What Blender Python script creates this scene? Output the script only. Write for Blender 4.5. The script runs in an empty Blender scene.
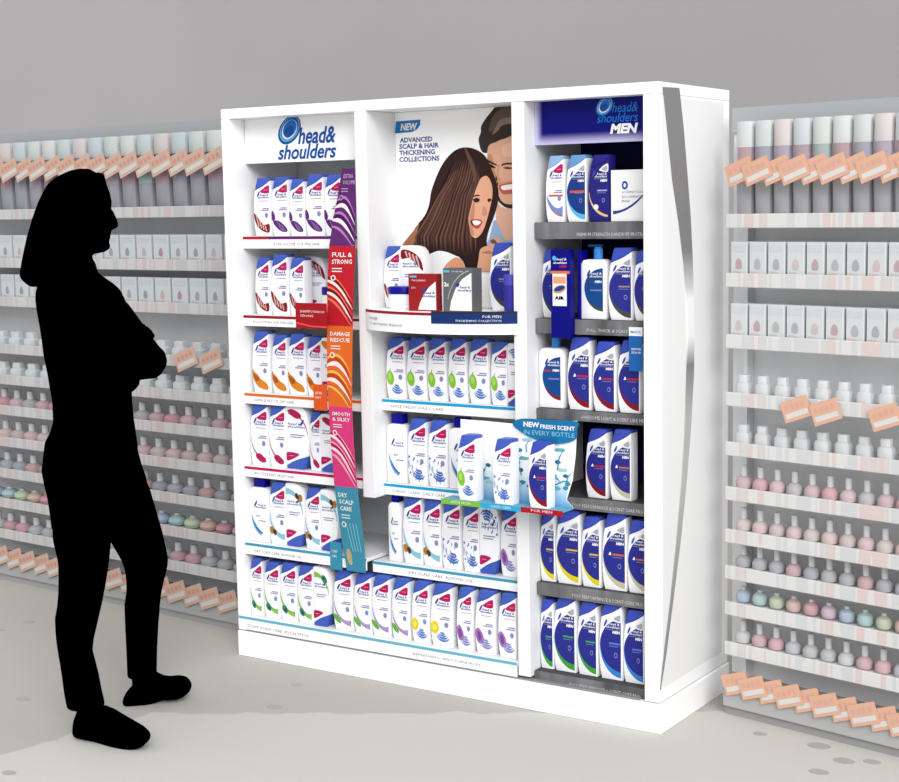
import bpy, bmesh, math, random
from mathutils import Vector, Matrix, noise
random.seed(7)
C = bpy.context.scene
COL = C.collection
PI = math.pi

# ------------------------------------------------------------------ camera
CAM = Vector((3.4274, -3.8623, 1.5)); YAW, PITCH, ROLL, FPX = -0.58434, 0.11917, -0.01794, 1549.3
cf = Vector((math.sin(YAW)*math.cos(PITCH), math.cos(YAW)*math.cos(PITCH), -math.sin(PITCH)))
r0 = Vector((math.cos(YAW), -math.sin(YAW), 0)); u0 = r0.cross(cf)
cr = r0*math.cos(ROLL) + u0*math.sin(ROLL); cu = -r0*math.sin(ROLL) + u0*math.cos(ROLL)
camd = bpy.data.cameras.new('camera'); cam = bpy.data.objects.new('camera', camd); COL.objects.link(cam)
cam.matrix_world = Matrix(((cr.x, cu.x, -cf.x, CAM.x), (cr.y, cu.y, -cf.y, CAM.y), (cr.z, cu.z, -cf.z, CAM.z), (0, 0, 0, 1)))
camd.sensor_width = 36; camd.lens = 36*FPX/899; camd.clip_start = .05; camd.clip_end = 60
C.camera = cam

def ray(px, py):
    return cf + cr*((px-449.5)/FPX) - cu*((py-391)/FPX)
def at(px, py, y):                       # measured point on the upright plane at depth y of the cabinet -> (x, z)
    d = ray(px, py); t = (y-CAM.y)/d.y; p = CAM+d*t
    return p.x, p.z
def at_x(px, py, x):
    d = ray(px, py); t = (x-CAM.x)/d.x; p = CAM+d*t
    return p.y, p.z
def at_floor(px, py):
    d = ray(px, py); t = -CAM.z/d.z; p = CAM+d*t
    return p.x, p.y

# ------------------------------------------------------------------ materials
def lin(c):
    return tuple(((v/255)/12.92 if v/255 <= .04045 else ((v/255+.055)/1.055)**2.4) for v in c)
MATS = {}
def mat(name, rgb, rough=.5, metal=0, spec=.14, k=.80):
    if name in MATS: return MATS[name]
    m = bpy.data.materials.new(name); m.use_nodes = True
    b = m.node_tree.nodes['Principled BSDF']
    l = lin(rgb)
    b.inputs['Base Color'].default_value = (l[0]*k, l[1]*k, l[2]*k, 1)
    b.inputs['Roughness'].default_value = rough; b.inputs['Metallic'].default_value = metal
    b.inputs['Specular IOR Level'].default_value = spec
    MATS[name] = m
    return m
def grained(name, rgb_a, rgb_b, scale, stretch=(1, 1, 1), rough=.6, k=.9, detail=4):
    m = mat(name, rgb_a, rough); nt = m.node_tree; b = nt.nodes['Principled BSDF']
    tc = nt.nodes.new('ShaderNodeTexCoord'); mp = nt.nodes.new('ShaderNodeMapping'); nz = nt.nodes.new('ShaderNodeTexNoise'); rp = nt.nodes.new('ShaderNodeValToRGB')
    mp.inputs['Scale'].default_value = stretch; nz.inputs['Scale'].default_value = scale; nz.inputs['Detail'].default_value = detail
    nt.links.new(tc.outputs['Object'], mp.inputs['Vector']); nt.links.new(mp.outputs[0], nz.inputs['Vector']); nt.links.new(nz.outputs['Fac'], rp.inputs[0])
    rp.color_ramp.elements[0].position = .35; rp.color_ramp.elements[1].position = .65
    rp.color_ramp.elements[0].color = tuple(v*k for v in lin(rgb_a))+(1,); rp.color_ramp.elements[1].color = tuple(v*k for v in lin(rgb_b))+(1,)
    nt.links.new(rp.outputs[0], b.inputs['Base Color'])
    return m
WHITE = mat('white_lacquer', (252, 252, 252), .45, k=.95)
WALLW = mat('inner_white', (242, 242, 242), .6, k=.9)
SIDE = mat('side_white', (240, 240, 240), .6, k=.9)
PLAS = mat('bottle_white', (250, 250, 253), .4, k=.93)
CAP = mat('cap_blue', (72, 100, 196), .35)
CAPD = mat('cap_dark_blue', (14, 12, 150), .35)
CAPM = mat('cap_violet_blue', (66, 84, 190), .35)
CAPL = mat('cap_edge_blue', (72, 134, 238), .35)
NAVY = mat('navy', (12, 10, 96), .5)
INK = mat('ink_blue', (34, 72, 160), .5)
MAG = mat('magenta', (196, 22, 96), .45)
GREYT = mat('grey_print', (140, 144, 158), .6)
BADGE = mat('badge_blue', (138, 152, 202), .5)
PW = mat('print_white', (250, 250, 250), .5)
BLACK = mat('black_silhouette', (0, 0, 0), 1.0, spec=0)

# ------------------------------------------------------------------ mesh builder
TEXTS = {}
def text_geo(s, shear=0, bold=0, res=2):
    key = (s, shear, bold, res)
    if key in TEXTS: return TEXTS[key]
    cu_ = bpy.data.curves.new('t', 'FONT'); cu_.body = s; cu_.size = 1; cu_.shear = shear; cu_.offset = bold; cu_.resolution_u = res
    cu_.fill_mode = 'FRONT'
    o = bpy.data.objects.new('t', cu_); COL.objects.link(o)
    dg = bpy.context.evaluated_depsgraph_get(); dg.update()
    me = o.evaluated_get(dg).to_mesh()
    vs = [(v.co.x, v.co.y) for v in me.vertices]; fs = [tuple(p.vertices) for p in me.polygons]
    o.evaluated_get(dg).to_mesh_clear()
    bpy.data.objects.remove(o); bpy.data.curves.remove(cu_)
    x0 = min(v[0] for v in vs); x1 = max(v[0] for v in vs); y0 = min(v[1] for v in vs); y1 = max(v[1] for v in vs)
    vs = [((v[0]-x0)/(x1-x0), (v[1]-y0)/(y1-y0)) for v in vs]
    TEXTS[key] = (vs, fs)
    return TEXTS[key]

class MB:
    def __init__(s): s.v = []; s.f = []; s.m = []; s.mats = []
    def mi(s, m):
        if m not in s.mats: s.mats.append(m)
        return s.mats.index(m)
    def add(s, vs, fs, m):
        n = len(s.v); k = s.mi(m); s.v += [tuple(v) for v in vs]
        for f in fs: s.f.append(tuple(n+i for i in f)); s.m.append(k)
        return s
    def box(s, a, b, m):
        x0, y0, z0 = a; x1, y1, z1 = b
        return s.add([(x0,y0,z0),(x1,y0,z0),(x1,y1,z0),(x0,y1,z0),(x0,y0,z1),(x1,y0,z1),(x1,y1,z1),(x0,y1,z1)],
              [(0,3,2,1),(4,5,6,7),(0,1,5,4),(1,2,6,5),(2,3,7,6),(3,0,4,7)], m)
    def bbox(s, a, b, m, bev=.003, seg=2):          # bevelled box
        bm = bmesh.new(); bmesh.ops.create_cube(bm, size=1)
        for v in bm.verts:
            v.co = Vector([(a[i]+b[i])/2 + v.co[i]*(b[i]-a[i]) for i in range(3)])
        bmesh.ops.bevel(bm, geom=list(bm.edges), offset=bev, segments=seg, affect='EDGES', profile=.6)
        return s.bm(bm, m)
    def bm(s, bm, m):
        bm.verts.index_update()
        s.add([v.co[:] for v in bm.verts], [tuple(v.index for v in f.verts) for f in bm.faces], m); bm.free(); return s
    def prism(s, pts, y0, y1, m, bev=0):             # outline in (x,z), extruded along y
        bm = bmesh.new(); vs = [bm.verts.new((p[0], y0, p[1])) for p in pts]; f = bm.faces.new(vs)
        r = bmesh.ops.extrude_face_region(bm, geom=[f]); nv = [g for g in r['geom'] if isinstance(g, bmesh.types.BMVert)]
        for v in nv: v.co.y = y1
        bmesh.ops.recalc_face_normals(bm, faces=bm.faces)
        if bev:
            es = [e for e in bm.edges if abs(e.verts[0].co.y-e.verts[1].co.y) < 1e-6]
            bmesh.ops.bevel(bm, geom=es, offset=bev, segments=2, affect='EDGES', profile=.5)
        return s.bm(bm, m)
    def prismz(s, pts, z0, z1, m, bev=0):            # outline in (x,y), extruded up
        bm = bmesh.new(); vs = [bm.verts.new((p[0], p[1], z0)) for p in pts]; f = bm.faces.new(vs)
        r = bmesh.ops.extrude_face_region(bm, geom=[f]); nv = [g for g in r['geom'] if isinstance(g, bmesh.types.BMVert)]
        for v in nv: v.co.z = z1
        bmesh.ops.recalc_face_normals(bm, faces=bm.faces)
        if bev:
            es = [e for e in bm.edges if abs(e.verts[0].co.z-e.verts[1].co.z) < 1e-6]
            bmesh.ops.bevel(bm, geom=es, offset=bev, segments=2, affect='EDGES', profile=.5)
        return s.bm(bm, m)
    def flat(s, pts, y, m):                          # printed shape in the (x,z) plane
        a = sum(pts[i][0]*pts[(i+1) % len(pts)][1]-pts[(i+1) % len(pts)][0]*pts[i][1] for i in range(len(pts)))
        if a < 0: pts = pts[::-1]
        return s.add([(p[0], y, p[1]) for p in pts], [tuple(range(len(pts)))], m)
    def text(s, t, x0, z0, w, h, y, m, shear=0, bold=0, res=2, fmap=None):
        vs, fs = text_geo(t, shear, bold, res)
        if fmap: return s.add([fmap(x0+a*w, z0+b*h, y) for a, b in vs], fs, m)
        return s.add([(x0+a*w, y, z0+b*h) for a, b in vs], fs, m)
    def lathe(s, prof, m, c=(0, 0, 0), n=20, sx=1, sy=1, p=2.0):
        vs = []; fs = []
        for r, z in prof:
            for i in range(n):
                a = 2*PI*i/n; ca, sa = math.cos(a), math.sin(a)
                q = (abs(ca)**p+abs(sa)**p)**(-1/p)
                vs.append((c[0]+r*sx*ca*q, c[1]+r*sy*sa*q, c[2]+z))
        for j in range(len(prof)-1):
            for i in range(n):
                k = (i+1) % n; fs.append((j*n+i, j*n+k, (j+1)*n+k, (j+1)*n+i))
        fs.append(tuple(range(n))[::-1]); fs.append(tuple((len(prof)-1)*n+i for i in range(n)))
        return s.add(vs, fs, m)
    def build(s, name, parent=None, smooth=False):
        me = bpy.data.meshes.new(name); me.from_pydata(s.v, [], s.f)
        for m in s.mats: me.materials.append(m)
        me.polygons.foreach_set('material_index', s.m)
        if smooth: me.polygons.foreach_set('use_smooth', [True]*len(me.polygons))
        me.update()
        if smooth:
            try: me.set_sharp_from_angle(angle=math.radians(38))
            except Exception: pass
        o = bpy.data.objects.new(name, me); COL.objects.link(o)
        if parent: o.parent = parent
        return o

def empty(name, loc=(0, 0, 0), rz=0):
    o = bpy.data.objects.new(name, None); COL.objects.link(o); o.location = loc; o.rotation_euler = (0, 0, rz); o.empty_display_size = .02
    return o
def tag(o, label=None, cat=None, group=None, kind=None):
    if label: o['label'] = label
    if cat: o['category'] = cat
    if group: o['group'] = group
    if kind: o['kind'] = kind
    return o
def copy_tree(o, parent=None):
    c = o.copy(); COL.objects.link(c); c.parent = parent
    for ch in list(o.children): copy_tree(ch, c)
    return c
def smoothpoly(pts, n=4, closed=True):
    out = []; N = len(pts)
    for i in range(N):
        p0, p1, p2, p3 = pts[(i-1) % N], pts[i], pts[(i+1) % N], pts[(i+2) % N]
        for k in range(n):
            t = k/n
            out.append(tuple(.5*((2*p1[j])+(-p0[j]+p2[j])*t+(2*p0[j]-5*p1[j]+4*p2[j]-p3[j])*t*t+(-p0[j]+3*p1[j]-3*p2[j]+p3[j])*t**3) for j in (0, 1)))
    return out
def ell(cx, cz, rx, rz, rot=0, n=16):
    c, s_ = math.cos(rot), math.sin(rot)
    return [(cx+rx*math.cos(2*PI*i/n)*c-rz*math.sin(2*PI*i/n)*s_, cz+rx*math.cos(2*PI*i/n)*s_+rz*math.sin(2*PI*i/n)*c) for i in range(n)]
def arcband(cx, cz, rx, rz, a0, a1, t0, t1, n=10, mid=None):
    o_, i_ = [], []
    for k in range(n+1):
        f = k/n; a = math.radians(a0+(a1-a0)*f)
        t = t0+(t1-t0)*f if mid is None else (t0*(1-f)+t1*f)*(1-math.sin(PI*f))+mid*math.sin(PI*f)
        o_.append((cx+rx*math.cos(a), cz+rz*math.sin(a))); i_.append((cx+(rx-t)*math.cos(a), cz+(rz-t)*math.sin(a)))
    return o_+i_[::-1]
ORD = ['first', 'second', 'third', 'fourth', 'fifth', 'sixth', 'seventh', 'eighth', 'ninth', 'tenth', 'eleventh', 'twelfth', 'thirteenth', 'fourteenth', 'fifteenth', 'sixteenth', 'seventeenth', 'eighteenth', 'nineteenth', 'twentieth', 'twenty-first', 'twenty-second', 'twenty-third', 'twenty-fourth']

# ------------------------------------------------------------------ setting
fm = mat('floor_stone', (196, 194, 187), .75); nt = fm.node_tree; bs = nt.nodes['Principled BSDF']
N = nt.nodes.new; L = nt.links.new
tc = N('ShaderNodeTexCoord'); nz = N('ShaderNodeTexNoise'); nz.inputs['Scale'].default_value = 9; nz.inputs['Detail'].default_value = 6
L(tc.outputs['Object'], nz.inputs['Vector'])
sx = N('ShaderNodeSeparateXYZ'); L(tc.outputs['Object'], sx.inputs[0])
def edge_dist(A, B):                       # signed distance of a floor point from the border of the pale floor covering
    d = Vector((B[0]-A[0], B[1]-A[1])).normalized(); n_ = Vector((d.y, -d.x))
    a = N('ShaderNodeMath'); a.operation = 'MULTIPLY'; a.inputs[1].default_value = n_.x; L(sx.outputs[0], a.inputs[0])
    b = N('ShaderNodeMath'); b.operation = 'MULTIPLY_ADD'; b.inputs[1].default_value = n_.y; L(sx.outputs[1], b.inputs[0]); L(a.outputs[0], b.inputs[2])
    c = N('ShaderNodeMath'); c.operation = 'SUBTRACT'; c.inputs[1].default_value = n_.x*A[0]+n_.y*A[1]; L(b.outputs[0], c.inputs[0])
    return c
d1 = edge_dist(at_floor(0, 754), at_floor(150, 713)); d2 = edge_dist(at_floor(150, 713), at_floor(720, 712))
mn = N('ShaderNodeMath'); mn.operation = 'MINIMUM'; L(d1.outputs[0], mn.inputs[0]); L(d2.outputs[0], mn.inputs[1])
ad = N('ShaderNodeMath'); ad.operation = 'MULTIPLY_ADD'; ad.inputs[1].default_value = .09; L(nz.outputs['Fac'], ad.inputs[0]); L(mn.outputs[0], ad.inputs[2])
rp = N('ShaderNodeValToRGB'); L(ad.outputs[0], rp.inputs[0])
rp.color_ramp.elements[0].position = .042; rp.color_ramp.elements[1].position = .052
rp.color_ramp.elements[0].color = tuple(v*.80 for v in lin((196, 193, 186)))+(1,)
rp.color_ramp.elements[1].color = tuple(v*.80 for v in lin((216, 214, 208)))+(1,)
L(rp.outputs[0], bs.inputs['Base Color'])
fl = MB().box((-7, -6, -.05), (6, 3.2, 0), fm).build('floor'); tag(fl, kind='structure')
scuff = mat('scuff_grey', (184, 183, 178), .8, k=.8)
for k, (px, py, w) in enumerate([(29, 622, 14), (2, 630, 8), (23, 699, 14), (9, 773, 12), (297, 685, 12), (274, 707, 15), (760, 734, 11), (819, 746, 18), (844, 761, 16), (872, 762, 13), (819, 772, 15)]):
    x, y = at_floor(px, py); rx = w/300
    pts = [(x+(rx*(.5+.25*noise.noise((i, k, 0))))*math.cos(2*PI*i/14)*1.1, y+(rx*.5*(.8+.4*noise.noise((i, k, 5))))*math.sin(2*PI*i/14)) for i in range(14)]
    m_ = MB(); m_.prismz(pts, .0002, .0012, scuff); m_.build('scuff_mark', fl)
wallm = grained('wall_grey', (171, 169, 170), (174, 172, 173), 1.2, k=.80)
tag(MB().box((-8, 2.6, 0), (7, 2.75, 4.2), wallm).build('wall_back'), kind='structure')

# ------------------------------------------------------------------ cabinet
W, D, H = 1.567, .478, 1.823
YB = .34
cab = tag(empty('display_cabinet'), 'tall white three-bay shampoo display cabinet on a plinth with curved silver side trim', 'display cabinet')
MB().bbox((0, 0, .09), (.033, D, 1.791), WHITE, .002).build('side_panel', cab)
sp = MB().bbox((1.520, 0, .09), (W, D, 1.791), WHITE, .002)
sp.build('side_panel', cab)
MB().bbox((0, 0, 1.7915), (W, D, H), WHITE, .002).build('top_panel', cab)
MB().bbox((-.002, -.003, 0), (W+.006, D+.003, .0865), WHITE, .004).build('plinth', cab)
MB().box((.004, .003, .0866), (1.5, .02, .0925), mat('groove_grey', (150, 150, 152), .6)).build('shadow_gap', cab)
BACKG = mat('back_grey', (232, 233, 235), .7, k=.9)
MB().box((.034, YB, .10), (1.122, YB+.01, 1.791), BACKG).build('back_panel', cab)
MB().box((1.1225, YB, .10), (1.519, YB+.01, 1.791), mat('back_navy', (8, 4, 74), .6)).build('back_panel', cab)
MB().bbox((.540, 0, .592), (.585, YB-.001, 1.791), WALLW, .002).build('divider_post', cab)
MB().bbox((1.102, 0, .10), (1.144, YB-.001, 1.791), WALLW, .002).build('divider_post', cab)
# white faces of uprights are the same lacquer; silver sweep trim on the flank
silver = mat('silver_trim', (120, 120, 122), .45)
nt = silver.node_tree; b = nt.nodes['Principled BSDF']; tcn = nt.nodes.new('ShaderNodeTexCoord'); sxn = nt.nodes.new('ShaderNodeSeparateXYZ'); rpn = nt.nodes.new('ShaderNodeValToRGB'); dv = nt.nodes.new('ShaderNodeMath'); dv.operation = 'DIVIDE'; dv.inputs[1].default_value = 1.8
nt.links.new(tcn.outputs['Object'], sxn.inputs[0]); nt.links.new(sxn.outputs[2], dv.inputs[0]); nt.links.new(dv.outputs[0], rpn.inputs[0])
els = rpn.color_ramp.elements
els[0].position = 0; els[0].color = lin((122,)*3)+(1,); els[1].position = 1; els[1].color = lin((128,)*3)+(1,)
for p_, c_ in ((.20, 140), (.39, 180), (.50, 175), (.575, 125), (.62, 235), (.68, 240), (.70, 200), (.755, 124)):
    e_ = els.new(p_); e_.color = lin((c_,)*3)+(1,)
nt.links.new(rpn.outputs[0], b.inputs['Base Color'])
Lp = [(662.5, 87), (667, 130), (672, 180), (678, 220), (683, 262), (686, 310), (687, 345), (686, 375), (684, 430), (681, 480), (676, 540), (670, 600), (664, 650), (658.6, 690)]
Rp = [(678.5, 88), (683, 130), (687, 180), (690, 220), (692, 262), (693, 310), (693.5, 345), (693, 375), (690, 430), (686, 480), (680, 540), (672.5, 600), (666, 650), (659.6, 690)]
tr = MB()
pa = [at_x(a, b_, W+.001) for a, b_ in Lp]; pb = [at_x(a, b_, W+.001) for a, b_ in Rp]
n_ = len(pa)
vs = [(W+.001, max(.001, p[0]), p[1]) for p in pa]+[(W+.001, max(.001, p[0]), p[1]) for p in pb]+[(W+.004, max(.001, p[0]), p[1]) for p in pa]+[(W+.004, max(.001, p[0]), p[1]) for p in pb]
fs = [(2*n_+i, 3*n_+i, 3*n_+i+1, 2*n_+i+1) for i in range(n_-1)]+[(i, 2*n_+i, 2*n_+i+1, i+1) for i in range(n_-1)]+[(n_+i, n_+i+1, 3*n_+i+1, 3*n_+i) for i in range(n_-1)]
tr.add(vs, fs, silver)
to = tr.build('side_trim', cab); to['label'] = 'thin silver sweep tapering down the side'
# flank inset panel
MB().bbox((W+.0002, .02, .13), (W+.0010, D-.045, 1.785), SIDE, .0003, 1).build('flank_panel', cab)

BLUE1 = mat('logo_blue', (18, 84, 168), .4); BLUE2 = mat('logo_light', (96, 190, 240), .4); BLUE3 = mat('logo_mid', (24, 120, 206), .4)
def logo_oval(mb, cx, cz, rx, rz, y, rot=-.5, k=1):
    mb.flat(ell(cx, cz, rx, rz, rot, 28), y, BLUE1)
    mb.flat(ell(cx+.03*rx, cz+.05*rz, rx*.86, rz*.88, rot, 28), y-.0003, BLUE2)
    mb.flat(ell(cx+.05*rx, cz+.08*rz, rx*.76, rz*.78, rot, 28), y-.0006, BLUE1)
    mb.flat(ell(cx+.03*rx, cz+.03*rz, rx*.68, rz*.68, rot, 28), y-.0009, PW)
    mb.flat(ell(cx+.07*rx, cz+.08*rz, rx*.60, rz*.60, rot, 28), y-.0012, BLUE3)
    mb.flat(ell(cx-.02*rx, cz-.1*rz, rx*.42, rz*.42, rot, 28), y-.0015, BLUE1)
def px_text(mb, s, px0, py0, px1, py1, y, m, **kw):      # lettering filling a measured rectangle: lower edge py0, upper edge py1
    x0, z0 = at(px0, py0, y); x1, _ = at(px1, py0, y); _, z1 = at(px0, py1, y)
    mb.text(s, x0, z0, x1-x0, z1-z0, y, m, **kw)
hp = MB().box((.0355, .075, 1.648), (.5395, .083, 1.791), WHITE).build('header_panel', cab); hp['label'] = 'plain white header panel with blue logo'
lg = MB(); cx, cz = at(289.5, 130, .075); logo_oval(lg, cx, cz, .038, .054, .0745, -.85); lg.build('emblem', hp)
lt = MB(); px_text(lt, 'head&', 298, 144.3, 336, 127.5, .0742, BLUE1, shear=.28, bold=.025, res=4); px_text(lt, 'shoulders', 278, 160, 336.5, 145.3, .0742, BLUE1, shear=.28, bold=.025, res=4)
lt.build('lettering', hp)
nm = mat('header_navy', (0, 0, 108), .5); nt = nm.node_tree; b = nt.nodes['Principled BSDF']
tcn = nt.nodes.new('ShaderNodeTexCoord'); sxn = nt.nodes.new('ShaderNodeSeparateXYZ'); nt.links.new(tcn.outputs['Object'], sxn.inputs[0])
def ramp_on(out, a, b_):
    mr = nt.nodes.new('ShaderNodeMapRange'); mr.interpolation_type = 'SMOOTHSTEP'; mr.inputs['From Min'].default_value = a; mr.inputs['From Max'].default_value = b_; nt.links.new(out, mr.inputs['Value']); return mr
q1 = ramp_on(sxn.outputs[0], 1.143, 1.172); q2 = ramp_on(sxn.outputs[2], 1.660, 1.702); q3 = ramp_on(sxn.outputs[0], 1.5195, 1.50)
mu = nt.nodes.new('ShaderNodeMath'); mu.operation = 'MULTIPLY'; nt.links.new(q1.outputs[0], mu.inputs[0]); nt.links.new(q2.outputs[0], mu.inputs[1])
mu2 = nt.nodes.new('ShaderNodeMath'); mu2.operation = 'MULTIPLY'; nt.links.new(mu.outputs[0], mu2.inputs[0]); nt.links.new(q3.outputs[0], mu2.inputs[1])
mx = nt.nodes.new('ShaderNodeMix'); mx.data_type = 'RGBA'; nt.links.new(mu2.outputs[0], mx.inputs['Factor'])
mx.inputs[6].default_value = lin((196, 190, 226))+(1,); mx.inputs[7].default_value = lin((0, 0, 104))+(1,); nt.links.new(mx.outputs[2], b.inputs['Base Color'])
hm = MB().box((1.1455, .060, 1.668), (1.5195, .068, 1.791), nm).build('header_panel', cab); hm['label'] = 'navy printed header panel with blue logo and white MEN'
lg = MB(); cx, cz = at(604.5, 106.5, .060); logo_oval(lg, cx, cz, .023, .031, .0595, -.85); lg.build('emblem', hm)
lt = MB(); px_text(lt, 'head&', 612, 112.5, 638, 103, .0592, BLUE3, shear=.28, res=3); px_text(lt, 'shoulders', 597, 123, 638, 114, .0592, BLUE3, shear=.28, res=3)
px_text(lt, 'MEN', 610, 134, 638, 124, .0592, PW, shear=.2, bold=.05, res=3); lt.build('lettering', hm)

# shelves ------------------------------------------------------------
STRIPC = dict(purple=(112, 28, 120), red=(196, 24, 40), crimson=(160, 24, 34), orange=(236, 110, 28), pink=(204, 22, 96), teal=(66, 162, 192), cyan=(28, 168, 224), aqua=(110, 190, 214))
SH = {}
def strip_text(par, s, px0, px1, py, h, y, m, light=None, s2=None):
    t = MB(); x0, z0 = at(px0, py, y); x1, _ = at(px1, py, y)
    t.text(s, x0, z0, x1-x0, h, y, m, res=1)
    t.build('lettering', par)
def shelf(key, x0, x1, y, z, colors, fh=.040, txt=None, depth=YB-.0015):
    m = MB().bbox((x0, y+.004, z-.012), (x1, depth, z), WALLW, .001, 1); so = m.build('shelf', cab)
    f = MB(); f.bbox((x0, y, z-fh), (x1, y+.0035, z), WHITE, .0008, 1)
    f.build('price_rail', so)
    n = len(colors); cb = MB()
    for i, (c, a, b_) in enumerate(colors):
        cb.box((x0+(x1-x0)*a, y-.0010, z-.0095), (x0+(x1-x0)*b_, y-.0001, z-.0005), mat('strip_'+c, STRIPC[c], .5))
    cb.build('color_band', so)
    if txt:
        t = MB(); s, a, w = txt; t.text(s, x0+a, z-fh+.010, w, .009, y-.0006, GREYT, res=1); t.build('lettering', so)
    SH[key] = (z, y)
    return so
def zmid(px, py, y): return at(px, py, y)[1]
shelf('A1', .0345, .539, .050, zmid(286, 236.2, .05), [('red', 0, .22), ('purple', .22, 1)], .040, ('XTRA VOLUME  FOR FINE HAIR', .13, .19))
shelf('A2', .0345, .539, .040, zmid(280, 316, .04), [('crimson', 0, 1)], .036, ('FULL & STRONG  FOR THIN HAIR', .04, .17))
shelf('A3', .0345, .539, .032, zmid(280, 395, .032), [('orange', 0, 1)], .036, ('DAMAGE RESCUE  DRY HAIR', .04, .17))
shelf('A4', .0345, .539, .020, zmid(287, 470, .02), [('pink', 0, 1)], .036, ('SMOOTH & SILKY  FRIZZY HAIR', .04, .17))
shelf('A5', .0345, .539, .010, zmid(293, 548.5, .01), [('teal', 0, 1)], .040, ('DRY SCALP CARE  ALMOND OIL', .04, .2))
lo = shelf('A6', .0035, 1.098, -.001, zmid(380, 639, 0), [('aqua', 0, 1)], .0455, ('ITCHY SCALP CARE  EUCALYPTUS', .04, .26), .3385)
t = MB(); t.text('REFRESHING  ANTI DANDRUFF', .72, SH['A6'][0]-.032, .25, .008, -.0016, GREYT, res=1); t.build('lettering', lo)
shelf('B2', .5865, 1.1005, .050, zmid(448, 403, .05), [('cyan', 0, 1)], .036, ('APPLE FRESH  DAILY CARE', .03, .2))
shelf('B3', .5865, 1.1005, .050, zmid(425, 487, .05), [('cyan', 0, 1)], .036, ('CLASSIC CLEAN  DAILY CARE', .03, .2))
shelf('B4', .5405, 1.1005, .040, zmid(441, 570, .04), [('teal', 0, 1)], .036, ('DRY SCALP CARE  ALMOND OIL', .14, .24))
metal = grained('brushed_charcoal', (84, 84, 86), (128, 128, 130), 14, (1, 1, .25), .5)
metal2 = mat('charcoal_deck', (74, 74, 76), .6)
def mshelf(key, px, pytop, pybot, y, txt, tx=.17, tw=.17):
    z = zmid(px, pytop, y); zb = zmid(px, pybot, y)
    so = MB().bbox((1.1455, y+.004, z-.012), (1.519, YB-.0015, z), metal2, .001, 1).build('shelf', cab)
    so['label'] = 'charcoal brushed shelf of the navy bay'
    MB().bbox((1.1455, y, zb), (1.519, y+.0035, z), metal, .0008, 1).build('price_rail', so)
    t = MB(); t.text(txt, 1.1455+tx, zb+.008, tw, .010, y-.0006, mat('pale_print', (215, 215, 215), .6), res=1); t.build('lettering', so)
    SH[key] = (z, y)
mshelf('M1', 590, 222, 239, .050, 'PREMIUM STRENGTH DANDRUFF PROTECT', .14, .22)
mshelf('M2', 590, 320, 335, .050, 'FULL, THICK & SCALP CARE', .17)
mshelf('M3', 590, 411.5, 422, .050, 'AWESOME LIGHT & SCENT LIKE MEN', .15, .21)
mshelf('M4', 600, 500, 512, .045, 'POLY PERFORMANCE & SCENT CARE PRO', .12, .23)
mshelf('M5', 590, 589, 602, .040, 'POLY PERFORMANCE & SCENT CARE PRO', .12, .23)
mshelf('M6', 590, 680, 692, .020, 'POLY PERFORMANCE & SCENT CARE PRO', .12, .23)

# bowed shelf across the middle bay
ZC = 1.186
arc = [(.572+(1.118-.572)*i/20, -.006-.082*math.sin(PI*i/20)**.8) for i in range(21)]
outl = [(.5865, .149), (.5865, -.003), (.572, -.003)]+arc+[(1.118, -.003), (1.1, -.003), (1.1, .149)]
bs_ = MB().prismz(outl, ZC-.062, ZC, WHITE, 0).build('bowed_shelf', cab)
e = MB()
for (i0, i1, m_, z0, z1, off) in ((0, 20, mat('strip_crimson', STRIPC['crimson']), ZC-.007, ZC+.001, .0012), (11, 20, mat('bow_navy', (20, 50, 112), .5), ZC-.030, ZC-.0005, .0035), (11, 20, mat('bow_dark', (44, 46, 52), .5), ZC-.0004, ZC+.006, .0035)):
    vs = []; fs = []
    for i in range(i0, i1+1):
        x, y = arc[i]; vs += [(x, y-off, z0), (x, y-off, z1), (x, y+.0005, z0), (x, y+.0005, z1)]
    n_ = i1-i0
    for i in range(n_):
        a = 4*i; b_ = 4*i+4
        fs += [(a, b_, b_+1, a+1), (a+1, b_+1, b_+3, a+3), (a+2, a+3, b_+3, b_+2), (a, a+2, b_+2, b_)]
    fs += [(0, 1, 3, 2), (4*n_, 4*n_+2, 4*n_+3, 4*n_+1)]
    e.add(vs, fs, m_)
e.build('color_band', bs_)
def on_arc(x, z, y):
    t = min(1, max(0, (x-.572)/.546)); return (x, -.006-.082*math.sin(PI*t)**.8-y, z)
t = MB(); t.text('FOR HER', .600, ZC-.030, .045, .010, .0015, GREYT, res=1, fmap=on_arc); t.text('TO HELP PREVENT BREAKAGE', .600, ZC-.044, .16, .007, .0015, GREYT, res=1, fmap=on_arc)
t.text('FOR MEN', 1.03, ZC-.013, .05, .008, .0040, PW, res=1, fmap=on_arc); t.text('THICKENING COLLECTION', .95, ZC-.024, .13, .006, .0040, PW, res=1, fmap=on_arc)
t.build('lettering', bs_)

# ------------------------------------------------------------------ poster
def c7(X, Y): return (360+X/4.344, 80+Y/4.344)
def c8(X, Y): return (440+X/4.6, 90+Y/4.6)
def cL(X, Y): return (360+X/6.52, 225+Y/6.52)
def cR(X, Y): return (430+X/6.52, 225+Y/6.52)
YP = .152
po = MB().box((.5860, YP, ZC+.001), (1.1012, YP+.004, 1.7905), WHITE).build('advertising_poster')
tag(po, 'tall advertising poster of a smiling couple at the back of the middle bay', 'poster')
pic = MB()
def pshape(fn, pts, rgb, layer, sm=3, name=None):
    q = [fn(*p) for p in pts]
    if sm: q = smoothpoly(q, sm)
    w = [at(p[0], p[1], YP) for p in q]; w = [(min(1.101, max(.5865, x)), min(1.790, max(ZC+.0015, z))) for x, z in w]
    pic.flat(w, YP-.0004-.0003*layer, mat('print_%d_%d_%d' % rgb, rgb, .6, k=.93))
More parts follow.
